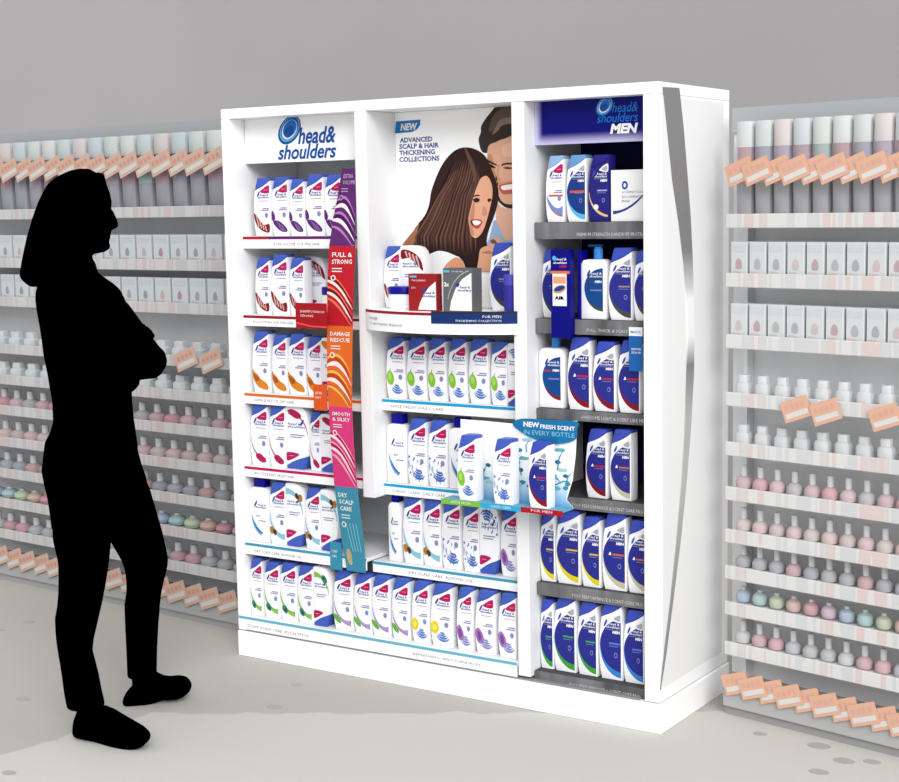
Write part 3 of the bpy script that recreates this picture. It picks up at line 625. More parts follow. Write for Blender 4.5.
place('men_grey', 'M2', 541, 560, 252, 320, 'half behind the navy leaflet carton', 'standing', y=.085)
place('pump_grey', 'M2', 580.5, 605.5, 244, 319, 'beside the navy leaflet carton', 'standing'); place('men_grey', 'M2', 608, 632, 247, 319.5, 'just after the pump bottle', 'standing'); place('men_grey', 'M2', 633.5, 655, 249, 319.5, 'cut off by the end upright', 'standing')
row('M3', 'along the third charcoal shelf', [('pump_red', 536.5, 563, 334, 409), ('men_red', 567, 590, 337, 410), ('men_red', 592.5, 615, 342, 412), ('men_red', 617.5, 640, 341, 414)], 'bottles on the third charcoal shelf')
row('M4', 'beside the scent display board', [('men_red', 585.5, 606.5, 432, 501), ('men_beige', 609.5, 631, 433, 504)], 'bottles on the fourth charcoal shelf')
row('M5', 'along the fifth charcoal shelf', [('men_yellow', 536.5, 554.5, 513, 582), ('men_yellow', 555.5, 579.5, 512, 586), ('men_yellow', 581, 600, 519, 589.5), ('men_beige', 602, 626, 518, 595), ('men_beige', 627, 648, 525, 598)], 'bottles on the fifth charcoal shelf')
row('M6', 'along the lowest charcoal shelf', [('men_green', 533, 551, 600, 669), ('men_green', 552.5, 575.5, 598, 674), ('men_green', 577, 597, 606, 679), ('men_blue', 599, 622, 606, 684), ('men_blue', 623, 644, 615, 688)], 'bottles on the lowest charcoal shelf')

# things on the bowed shelf ------------------------------------------
SH['C'] = (ZC, 0)
place('strand', 'C', 383, 400, 249.5, 311, 'behind the white jar on the bowed shelf', 'standing', y=.070, z=ZC); place('inv_strand', 'C', 400.4, 424, 249.5, 312, 'behind the red carton on the bowed shelf', 'standing', y=.070, z=ZC)
place('men_grey', 'C', 489.5, 511, 245, 313, 'beside the grey carton on the bowed shelf', 'standing', y=.060, z=ZC)
def jar(px0, px1, pt, pb, y, z, label, lidm, bodym, h_l=.22):
    x0 = at(px0, pb, y)[0]; x1 = at(px1, pb, y)[0]; h = at(px0, pt, y)[1]-at(px0, pb, y)[1]; r = (x1-x0)/2
    o = empty('cream_jar', ((x0+x1)/2, y+r*.8, z+.0005)); tag(o, label, 'jar')
    MB().lathe([(r*.90, 0), (r*.96, .003), (r, .01), (r, h*(1-h_l)-.004), (r*.95, h*(1-h_l))], bodym, n=28, sy=.8).build('body', o, True)
    MB().lathe([(r*1.02, h*(1-h_l)+.0003), (r*1.02, h-.003), (r*.96, h)], lidm, n=28, sy=.8).build('lid', o, True)
    return o
jar(384, 407, 289.5, 312, .0, ZC, 'white jar with dark blue lid at the near end of the bowed shelf', CAPD, PLAS, .32)
o = jar(502.5, 511.5, 273, 311, -.005, ZC, 'navy tube with pale ring at the far end of the bowed shelf', mat('tube_lid', (76, 76, 176), .4), mat('tube_navy', (52, 48, 152), .4), .28)
def carton(name, x0, x1, y, dep, z0, z1, m, label, cat='box'):
    o = empty(name, (x0, y, z0+.0005)); tag(o, label, cat)
    MB().bbox((0, 0, 0), (x1-x0, dep, z1-z0-.0005), m, .0008, 1).build('carton_body', o)
    return o, x1-x0, z1-z0
def boxpx(px0, px1, pt, pb, y):
    x0, z0 = at(px0, pb, y); x1 = at(px1, pb, y)[0]; z1 = at(px0, pt, y)[1]; return x0, x1, z0, z1
REDM = mat('carton_red', (160, 34, 38), .45); GRYM = mat('carton_grey', (104, 106, 108), .45)
x0, x1, z0, z1 = boxpx(409, 437, 279, 316, -.025)
o, w, h = carton('treatment_carton', x0, x1, -.025, .030, ZC, ZC+(z1-z0), REDM, 'red treatment carton with white curved corner on the bowed shelf')
g = MB(); g.flat([(.34*w, .004), (.40*w, .20*h), (.55*w, .45*h), (.75*w, .65*h), (w*.98, .80*h), (w*.98, .004)], -.0006, PW); g.build('curved_panel', o)
g = MB(); g.text('head &', .56*w, .46*h, .38*w, .07*h, -.0012, INK, .2, .02, 1); g.text('shoulders', .50*w, .37*h, .46*w, .07*h, -.0012, INK, .2, .02, 1); g.flat(ell(.56*w, .58*h, .07*w, .05*h, .5), -.0012, INK); g.text('2 IN 1', .1*w, .6*h, .15*w, .05*h, -.0006, PW, 0, 0, 1); g.text('THICKENING', .12*w, .8*h, .5*w, .045*h, -.0006, PW, 0, 0, 1); g.flat([(.06*w, .9*h), (.3*w, .9*h), (.3*w, .95*h), (.06*w, .95*h)], -.0006, BLUE2); g.build('lettering', o)
x0, x1, z0, z1 = boxpx(443.5, 473, 270.5, 314, -.025)
o, w, h = carton('treatment_carton', x0, x1, -.025, .052, ZC, ZC+(z1-z0), GRYM, 'tall grey 2x treatment carton on the bowed shelf')
g = MB(); g.flat([(.22*w, .004), (.27*w, .25*h), (.42*w, .52*h), (.65*w, .75*h), (w*.97, .90*h), (w*.97, .004)], -.0006, PW); g.flat(arcband(1.05*w, .05*h, .93*w, .92*h, 100, 165, .03*w, .03*w, 12), -.0012, mat('arc_grey', (178, 180, 182))); g.build('curved_panel', o)
g = MB(); g.text('head &', .58*w, .54*h, .34*w, .055*h, -.0012, INK, .2, .02, 1); g.text('shoulders', .50*w, .47*h, .46*w, .055*h, -.0012, INK, .2, .02, 1); g.flat(ell(.50*w, .62*h, .07*w, .045*h, .5), -.0014, INK); g.text('2x', .04*w, .58*h, .18*w, .10*h, -.0016, PW, 0, .04, 2); g.flat([(.03*w, .9*h), (.25*w, .9*h), (.25*w, .95*h), (.03*w, .95*h)], -.0016, BLUE2); g.text('THICKER HAIR', .3*w, .91*h, .4*w, .03*h, -.0016, PW, 0, 0, 1); g.build('lettering', o)

# tub, navy carton behind in the crimson shelf
jar(309.5, 326.5, 283, 303.5+9, .012, SH['A2'][0], 'white tub with dark blue lid on the crimson edged shelf', CAPD, PLAS, .26).location.y = .086
# white carton and navy block in the men bay
zM, yM = SH['M1']; x0, x1, z0, z1 = boxpx(611, 652, 168.5, 220, yM+.012)
o, w, h = carton('gift_carton', x0, 1.5185, yM+.012, .10, zM, zM+(z1-z0), PW, 'white gift carton with blue swoosh on the top charcoal shelf'); w = 1.5185-x0
g = MB(); g.flat(arcband(-.1*w, 1.15*h, 1.15*w, 1.02*h, 278, 322, .01, .002, 14, .006), -.0006, mat('swoosh_blue', (30, 70, 150))); g.flat(ell(.34*w, .70*h, .0095, .012), -.0006, BLUE1); g.flat(ell(.34*w, .70*h, .004, .006), -.0010, PW)
g.text('#1 DERMATOLOGIST', .27*w, .54*h, .6*w, .05*h, -.0006, GREYT, .1, 0, 1); g.text('RECOMMENDED', .27*w, .45*h, .5*w, .05*h, -.0006, GREYT, .1, 0, 1); g.text('BRAND', .27*w, .37*h, .2*w, .05*h, -.0006, GREYT, .1, 0, 1); g.build('printed_marks', o)
# navy leaflet carton
NB = mat('carton_navy', (0, 0, 128), .4)
x0, x1, z0, z1 = boxpx(551.5, 571, 250, 331, .02)
o = empty('leaflet_carton', (x0, .02, SH['M2'][0]+.0005)); tag(o, 'dark navy carton with white leaflet panel on the second charcoal shelf', 'box')
zb = z0-SH['M2'][0]-.02
w = x1-x0; h = z1-SH['M2'][0]
MB().bbox((0, -.002, zb), (w, .024, h), NB, .0008, 1).build('front_sleeve', o)
MB().bbox((w+.0005, .040, 0), (w+.011, .085, h*.98), mat('carton_blue', (16, 10, 150), .4), .0008, 1).build('carton_body', o)
g = MB(); g.flat([(.1*w, .20*h), (.82*w, .20*h), (.82*w, .66*h), (.1*w, .66*h)], -.0026, PW); g.flat([(.02*w, .66*h), (.98*w, .66*h), (.98*w, .70*h), (.02*w, .70*h)], -.0026, mat('leaf_orange', (232, 120, 60)))
g.flat([(.14*w, .52*h), (.78*w, .52*h), (.78*w, .62*h), (.14*w, .62*h)], -.0030, mat('leaf_orange2', (240, 170, 130))); g.flat(ell(.46*w, .44*h, .33*w, .055*h, .3), -.0030, mat('leaf_gold', (210, 160, 80))); g.flat(ell(.46*w, .45*h, .28*w, .035*h, .3), -.0034, mat('leaf_blue', (30, 60, 150)))
g.text('AIR', .2*w, .29*h, .5*w, .05*h, -.0030, BLACK, 0, .05, 1); g.build('leaflet', o)
g = MB(); g.flat(ell(.2*w, .88*h, .1*w, .035*h, .5), -.0026, BLUE2); g.text('head &', .32*w, .85*h, .5*w, .035*h, -.0026, PW, .2, .02, 1); g.text('shoulders', .14*w, .80*h, .7*w, .035*h, -.0026, PW, .2, .02, 1); g.text('MEN', .45*w, .745*h, .38*w, .035*h, -.0026, MAG, .2, .06, 1); g.build('lettering', o)
# blue shelf talker at the end upright
x0, x1, z0, z1 = boxpx(629, 642.5, 327, 371, .030)
o = empty('shelf_talker', (x0, .030, z0)); tag(o, 'blue and white shelf talker card hanging by the end upright', 'sign')
w = min(x1, 1.5185)-x0; h = z1-z0
MB().box((0, 0, 0), (w, .0015, h*.80), mat('talker_blue', (30, 100, 172), .5)).build('blue_card', o)
MB().box((0, 0, h*.80+.0002), (w, .0015, h), PW).build('white_card', o)
g = MB(); g.text('MASCUL', .15*w, .86*h, .75*w, .06*h, -.0005, BLUE3, 0, .02, 1); g.text('BREATHE', .2*w, .48*h, .7*w, .05*h, -.0005, PW, 0, 0, 1); g.text('FRESH AIR', .2*w, .40*h, .7*w, .05*h, -.0005, PW, 0, 0, 1); g.build('lettering', o)

# ------------------------------------------------------------------ banner
XL = .500
rowsB = [(342, 169, 362, 167), (338, 195, 360, 194), (333, 220, 357, 220), (329.2, 246, 354.8, 246), (327.8, 275, 353.6, 275), (327.3, 300, 352.8, 300), (327, 326, 352.3, 326), (327, 352, 351.8, 352), (327.4, 380, 351.6, 380), (328.6, 407, 351.6, 407), (330, 430, 352.6, 430), (332, 456, 354.2, 456), (334.4, 487, 357, 487), (338, 515, 360, 515), (342, 542, 363.8, 543), (347, 571, 368.2, 573)]
bpts = []
for a, b_, c_, d_ in rowsB:
    y, z = at_x((a+c_)/2, (b_+d_)/2, XL); y = min(y, .003); z = at((a+c_)/2, (b_+d_)/2, y)[1]; xl = at(a, b_, y)[0]; xr = at(c_, d_, y)[0]; xr = min(xr, .5385) if y > -.006 else xr; bpts.append((y, z, xl, xr))
BC = [((96, 42, 110), 0, 3), ((196, 30, 44), 3, 6), ((236, 108, 40), 6, 9), ((226, 64, 128), 9, 12), ((66, 150, 176), 12, 15)]
ban = empty('shelf_banner', (XL, bpts[-1][0], bpts[-1][1])); OB = Vector(ban.location)
tag(ban, 'tall bowed banner in purple, red, orange, pink and teal panels', 'banner')
def bmap(u, t, off=0):                  # u across 0..1, t along rows
    t = max(0, min(len(bpts)-1.0001, t)); i = int(t); f = t-i; p, q = bpts[i], bpts[i+1]
    y, z, xl, xr = [p[k]*(1-f)+q[k]*f for k in range(4)]
    return (xl+(xr-xl)*u-OB.x, y-off-OB.y, z-OB.z)
names = ['EXTRA\nVOLUME', 'FULL &\nSTRONG', 'DAMAGE\nRESCUE', 'SMOOTH\n& SILKY', 'DRY\nSCALP\nCARE']
lightc = [(190, 120, 190), (250, 120, 90), (252, 190, 90), (250, 170, 200), (130, 200, 216)]
darkc = [(70, 16, 90), (120, 8, 20), (200, 70, 14), (190, 10, 80), (40, 120, 150)]
for k, (rgb, a, b_) in enumerate(BC):
    mb = MB(); m_ = mat('banner_%d' % k if False else 'banner_tone_'+'abcde'[k], rgb, .5); nseg = 12
    vs = []; fs = []
    for i in range(nseg+1):
        t = a+(b_-a)*i/nseg
        for u, off in ((0, 0), (1, 0), (1, -.003), (0, -.003)): vs.append(bmap(u, t, off))
    for i in range(nseg):
        q = 4*i; fs += [(q, q+4, q+5, q+1), (q+1, q+5, q+6, q+2), (q+2, q+6, q+7, q+3), (q+3, q+7, q+4, q)]
    mb.add(vs, fs, m_)
    pn = mb.build('banner_panel', ban); 
    ar = MB()
    if k < 4:
        for j in range(9):
            f = j/8; cm_ = [lightc[k], darkc[k], (255, 235, 235), rgb][j % 4]; mm = mat('hair_%d_%d_%d' % cm_, cm_, .5)
            N_ = 10; top = []; bot = []
            for i in range(N_+1):
                s_ = i/N_; base = a+1.25+f*1.5
                if k % 2 == 0: tt = base+.9*(s_**2)-.5*f-.35*math.sin(s_*2.2)*(1-f)
                else: tt = base-.25+1.1*s_**1.6-.55*f
                th = (.05+.05*((j*3) % 4)/3)*math.sin(PI*min(1, s_*.9+.1))+.015
                tt = min(b_-.02, max(a+1.1, tt)); top.append((s_, max(a+1.05, tt-th))); bot.append((s_, min(b_-.01, tt+th)))
            vs = [bmap(u, t, .0008+.0002*j) for u, t in top]+[bmap(u, t, .0008+.0002*j) for u, t in bot]
            ar.add(vs, [(i+1, i, N_+1+i, N_+2+i) for i in range(N_)], mm)
    else:
        for (cu_, ct, ru, rt, cc) in ((.25, 14.5, .13, .28, (196, 176, 132)), (.30, 14.6, .07, .18, (232, 220, 190))):
            p_ = ell(cu_, ct, ru, rt, 0, 14); vs = [bmap(u, t, .0008+.0004*ru) for u, t in p_]; ar.add(vs, [tuple(range(14))[::-1]], mat('nut_%d' % cc[0], cc))
        for j in range(4):
            pp = [(.3+.15*j, 13.3), (.34+.15*j, 13.3), (.5+.13*j, 14.3), (.45+.13*j, 14.3)]; ar.add([bmap(u, t, .0008) for u, t in pp], [(0, 1, 2, 3)], mat('hair_%d_%d_%d' % lightc[k], lightc[k], .5))
    ar.build('artwork', pn)
    lt = MB(); lines = names[k].split('\n'); tcm = PW if k else mat('lilac_print', (190, 160, 200))
    for i, s_ in enumerate(lines):
        vs, fs = text_geo(s_, 0, .02, 1); wd = min(.78, .13*len(s_)); t0 = a+.22+.24*i
        u0_ = .14+(.06 if k == 0 else 0)
        lt.add([bmap(u0_+vx*wd, t0+.16*(1-vy), .0012) for vx, vy in vs], fs, tcm)
    tt = a+.22+.24*len(lines)+.06
    for i in range(2):
        lt.add([bmap(u, t, .0012) for u, t in ((.16, tt+.1*i), (.55, tt+.1*i), (.55, tt+.1*i+.035), (.16, tt+.1*i+.035))], [(3, 2, 1, 0)], tcm)
    p_ = ell(.22, tt+.36, .10, .11, 0, 12); lt.add([bmap(u, t, .0012) for u, t in p_], [tuple(range(12))], tcm)
    p_ = ell(.22, tt+.36, .06, .07, 0, 12); lt.add([bmap(u, t, .0016) for u, t in p_], [tuple(range(12))], m_)
    lt.build('lettering', pn)
for (a, b_, c_, d_, rgb, s1, s2, key) in ((296, 303.5, 326.4, 328, (176, 24, 34), 'SHAMPOO', 'STRONG', 'red'), (314, 385, 326.6, 410, (232, 92, 36), 'REPAIR', 'DRY', 'orange'), (330.5, 543, 341.5, 569, (60, 150, 180), 'SCALP', 'CARE', 'teal')):
    y = at_x((a+c_)/2+20, (b_+d_)/2, XL)[0]; x0, z0 = at(a, d_, y); x1, z1 = at(c_, b_, y)
    m_ = MB(); m_.box((x0-OB.x, y-OB.y, z0-OB.z), (x1-OB.x, y+.002-OB.y, z1-OB.z), mat('flag_'+key, rgb, .5)); fo = m_.build('side_flag', ban); fo['label'] = '%s side flag of the banner' % key
    g = MB(); w = x1-x0; h = z1-z0; g.text(s1, x0+.15*w-OB.x, z0+.62*h-OB.z, .5*w, .1*h, y-.0006-OB.y, PW, 0, 0, 1); g.text(s2, x0+.15*w-OB.x, z0+.45*h-OB.z, .42*w, .09*h, y-.0006-OB.y, PW, 0, 0, 1)
    if key == 'red': g.text('EVERY DAY', x0+.62*w-OB.x, z0+.62*h-OB.z, .32*w, .08*h, y-.0006-OB.y, PW, 0, 0, 1); g.flat([(x0-OB.x, z0+.25*h-OB.z), (x0+.5*w-OB.x, z0+.12*h-OB.z), (x1-OB.x, z0+.10*h-OB.z), (x1-OB.x, z0+.04*h-OB.z), (x0+.5*w-OB.x, z0+.06*h-OB.z), (x0-OB.x, z0+.18*h-OB.z)], y-.0006-OB.y, mat('flag_streak', (240, 90, 80)))
    g.build('lettering', fo)

# ------------------------------------------------------------------ scent display (tray with three bottles)
YF = -.105; YK = -.040
gx0 = .905; gx1 = 1.318; gz = zmid(500, 505, YF)
gl = empty('scent_display', (gx0, YF, gz-.012)); tag(gl, 'countertop-style scent display tray with splash board across two bays', 'display stand'); GO = Vector(gl.location)
def G(x, y, z): return (x-GO.x, y-GO.y, z-GO.z)
wd = (gx1-gx0)
tr = MB()
tr.box(G(gx0, YF+.001, gz-.004), G(gx1, YK-.002, gz), mat('tray_blue', (120, 180, 210), .5)); tr.build('tray', gl)
for i, (s_, c_) in enumerate((('APPLE FRESH', (132, 196, 60)), ('CLASSIC CLEAN', (48, 176, 220)), ('FOR MEN', (186, 20, 36)))):
    a = gx0+wd*[0, .335, .665][i]; b_ = gx0+wd*[.3345, .6645, 1][i]
    f_ = MB().box(G(a, YF, gz-.014), G(b_, YF+.0009, gz+.001), mat('lip_'+'abc'[i], c_, .5)).build('tray_lip', gl)
    g = MB(); q = G(a+.035, YF-.0006, gz-.009); g.text(s_, q[0], q[2], (b_-a)*.5, .007, q[1], PW, 0, 0, 1); g.build('lettering', f_)
bd = [(at(455, 470, YK)[0], gz+.0005), (1.345, gz+.0005), (1.352, gz+.06), (1.358, gz+.10)]
bx0 = .932; bxl = .932; 
pts = [(bxl, gz-.002), (1.317, gz-.002), at(566.5, 500, YK), at(572.5, 480, YK), at(575.5, 455, YK), at(577, 421, YK), (at(520, 421, YK)[0], at(520, 421, YK)[1]), (at(513, 423, YK)[0], at(513, 423, YK)[1]-.002), (bxl+.08, gz+.232), (bxl+.005, gz+.232)]
bo = MB().prism([(p[0]-GO.x, p[1]-GO.z) for p in pts], YK-GO.y, YK+.002-GO.y, WHITE).build('splash_board', gl)
sg = MB()
gm = mat('board_blue', (120, 178, 212), .5); nt = gm.node_tree; b = nt.nodes['Principled BSDF']
tcn = nt.nodes.new('ShaderNodeTexCoord'); sxn = nt.nodes.new('ShaderNodeSeparateXYZ'); nt.links.new(tcn.outputs['Object'], sxn.inputs[0]); rpn = nt.nodes.new('ShaderNodeValToRGB'); mr = nt.nodes.new('ShaderNodeMapRange'); mr.inputs['From Min'].default_value = .012; mr.inputs['From Max'].default_value = .105
nt.links.new(sxn.outputs[2], mr.inputs['Value']); nt.links.new(mr.outputs[0], rpn.inputs[0]); rpn.color_ramp.elements[0].color = lin((96, 166, 206))+(1,); rpn.color_ramp.elements[1].color = lin((244, 248, 250))+(1,); nt.links.new(rpn.outputs[0], b.inputs['Base Color'])
sg.flat([(bxl-GO.x+.002, gz-GO.z), (1.316-GO.x, gz-GO.z), (at(566, 500, YK)[0]-GO.x, at(566, 500, YK)[1]-GO.z), (at(571.5, 480, YK)[0]-GO.x, gz+.095-GO.z), (bxl-GO.x+.004, gz+.095-GO.z)], YK-.0005-GO.y, gm)
for k, (px, py) in enumerate([(483, 470), (485, 478), (488, 465), (490, 482), (520, 450), (524, 458), (521, 470), (527, 440), (523, 482), (560, 450), (558, 462), (563, 470), (568, 484), (556, 488), (566, 476), (562, 440), (566, 488), (553, 476), (530, 486), (517, 484)]):
    x, z = at(px, py, YK); cc = [(60, 150, 176), (110, 186, 204), (40, 120, 150), (170, 214, 226)][k % 4]
    blob = [(x-GO.x+(.009+.006*noise.noise((i*.9, k, 3)))*math.cos(2*PI*i/10+k)*(1+.9*(k % 2)), z-GO.z+(.008+.006*noise.noise((i*.9, k, 8)))*math.sin(2*PI*i/10+k)*.7) for i in range(10)]
    sg.flat(smoothpoly(blob, 2), YK-.0009-.0001*k-GO.y, mat('splash_%d' % cc[0], cc, .4))
for k, (a, b_, c_, d_) in enumerate([(515, 487, 525, 480), (522, 475, 521, 455), (527, 452, 530, 440), (555, 485, 574, 482), (558, 470, 566, 446), (553, 478, 562, 484), (484, 480, 489, 462), (566, 486, 575, 470), (514, 470, 523, 462)]):
    (xa, za), (xb, zb) = at(a, b_, YK), at(c_, d_, YK); dx, dz = xb-xa, zb-za; l_ = math.hypot(dx, dz); nx, nz_ = -dz/l_*.0018, dx/l_*.0018; mx_, mz = (xa+xb)/2+nx*4, (za+zb)/2+nz_*4
    p_ = [(xa-nx, za-nz_), (mx_-nx, mz-nz_), (xb, zb), (mx_+nx, mz+nz_), (xa+nx, za+nz_)]
    sg.flat([(p[0]-GO.x, p[1]-GO.z) for p in p_], YK-.0034-GO.y, mat('splash_60', (60, 150, 176), .4))
sg.build('printed_splash', bo)
sgn = [at(p[0], p[1], YK-.004) for p in smoothpoly([(513, 423.5), (522, 418.5), (550, 420), (577, 421.5), (577.2, 430), (576, 439), (564, 443.5), (548, 443), (530, 437), (519, 430)], 3)]
so = MB().prism([(p[0]-GO.x, p[1]-GO.z) for p in sgn], YK-.0065-GO.y, YK-.0045-GO.y, mat('sign_blue', (24, 122, 176), .45)).build('leaf_sign', gl)
g = MB()
for s_, a, c_, b_, d_, bo_ in (('NEW', 523.5, 426.5, 539.5, 421.3, .05), ('FRESH SCENT', 540.3, 428.5, 575, 424.2, .03), ('IN EVERY BOTTLE', 524, 434.0, 574.5, 429.5, .0)):
    (xa, za), (xb, zb) = at(a, c_, YK-.0065), at(b_, d_, YK-.0065); xb = at(b_, c_, YK-.0065)[0]; hh = at(a, d_, YK-.0065)[1]-za
    q = G(xa, YK-.0072, za); g.text(s_, q[0], q[2], xb-xa, hh, q[1], PW if bo_ else mat('sign_pale', (150, 214, 236)), 0, bo_, 2)
g.build('lettering', so)
SH['G'] = (gz, YF)
place('apple', 'G', 457, 475.5, 435.5, 501, 'standing on the scent display tray', 'bottle', y=YF+.006)
place('splash', 'G', 492.5, 511.5, 438.5, 504, 'standing on the scent display tray', 'bottle', y=YF+.006)
place('men_red', 'G', 528, 547.5, 441.5, 508, 'standing on the scent display tray', 'bottle', y=YF+.006)
for o in bpy.data.objects:
    if 'label' in o and 'standing on the scent display tray' in o['label']: o['label'] = o['label'].replace(', bottle standing', ' standing')

# ------------------------------------------------------------------ background shelving
def fogged(name, a, b_, sc=60):
    return grained(name, a, b_, sc, (1, 1, 1), .7, .72)
def gondola(A, B, side, ext0, ext1, pal, strips, topz):
    ang = math.atan2(B[1]-A[1], B[0]-A[0]); d = Vector((math.cos(ang), math.sin(ang), 0)); 
    O = Vector((A[0], A[1], 0))-d*ext0; Lg = (Vector((B[0], B[1], 0))-Vector((A[0], A[1], 0))).length+ext0+ext1
    g = empty('store_shelving_unit', O, ang)
    tag(g, pal['label'], 'shelving unit', 'pale store shelving behind the cabinet')
    gap, stripm, basem, kickm, headm = pal['gap'], pal['strip'], pal['base'], pal['kick'], pal['head']
    MB().box((-.06 if side == 'right' else 0, .130, .0855), (Lg, .16, topz), gap).build('back_panel', g)
    MB().box((0, .004, 0), (Lg, .16, .025), kickm).build('kick_board', g)
    MB().bbox((0, -.006, .026), (Lg, .16, .085), basem, .003).build('base_deck', g)
    MB().box((-.06 if side == 'right' else 0, .12, topz-.07), (Lg, .1295, topz), headm).build('header_board', g)
    for ex in (0, Lg-.012): MB().box((ex, .095, .0855), (ex+.012, .1295, topz-.071), gap).build('end_frame', g)
    for i, z in enumerate(strips):
        so = MB().box((.0125, .012, z-.012), (Lg-.0125, .1295, z), pal['deck']).build('shelf', g)
        sr = MB().bbox((.0005, 0, z-.030), (Lg-.0005, .011, z+.010), stripm, .002, 1).build('price_rail', so)
    return g, O, d, Lg, ang
def railmat(name, a, b_, c):
    m = grained(name, a, b_, 1.0, (26, .5, .5), .6, .74, 1); rp_ = [n for n in m.node_tree.nodes if n.type == 'VALTORGB'][0].color_ramp
    rp_.interpolation = 'CONSTANT'
    for e_ in list(rp_.elements)[1:]: rp_.elements.remove(e_)
    rp_.elements[0].position = 0; rp_.elements[0].color = tuple(v*.74 for v in lin(c))+(1,)
    for p_, cc in ((.42, a), (.57, b_), (.66, c)):
        e_ = rp_.elements.new(p_); e_.color = tuple(v*.74 for v in lin(cc))+(1,)
    return m
def palette(side):  # white haze over the background painted in as washed-out colours, stronger on the right
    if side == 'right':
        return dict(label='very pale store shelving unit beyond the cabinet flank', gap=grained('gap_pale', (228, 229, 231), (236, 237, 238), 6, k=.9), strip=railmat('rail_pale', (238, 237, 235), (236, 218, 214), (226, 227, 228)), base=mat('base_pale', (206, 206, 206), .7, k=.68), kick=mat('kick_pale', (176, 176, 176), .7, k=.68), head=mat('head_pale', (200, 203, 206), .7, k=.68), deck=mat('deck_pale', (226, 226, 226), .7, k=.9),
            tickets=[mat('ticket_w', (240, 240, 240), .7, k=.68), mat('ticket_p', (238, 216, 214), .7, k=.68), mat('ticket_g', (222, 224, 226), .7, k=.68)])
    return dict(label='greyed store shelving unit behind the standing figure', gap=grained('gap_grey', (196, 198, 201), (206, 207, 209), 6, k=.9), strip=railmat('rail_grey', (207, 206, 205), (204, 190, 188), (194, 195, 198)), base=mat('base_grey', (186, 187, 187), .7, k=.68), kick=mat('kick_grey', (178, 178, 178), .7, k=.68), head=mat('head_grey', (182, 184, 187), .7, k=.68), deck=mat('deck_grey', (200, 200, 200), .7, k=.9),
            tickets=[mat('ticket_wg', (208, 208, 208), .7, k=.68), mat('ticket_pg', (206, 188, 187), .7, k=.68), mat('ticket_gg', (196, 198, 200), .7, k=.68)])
def mixc(c, fog, f): return tuple(int(c[i]*(1-f)+fog[i]*f) for i in range(3))  # blends a product colour towards a flat haze tone
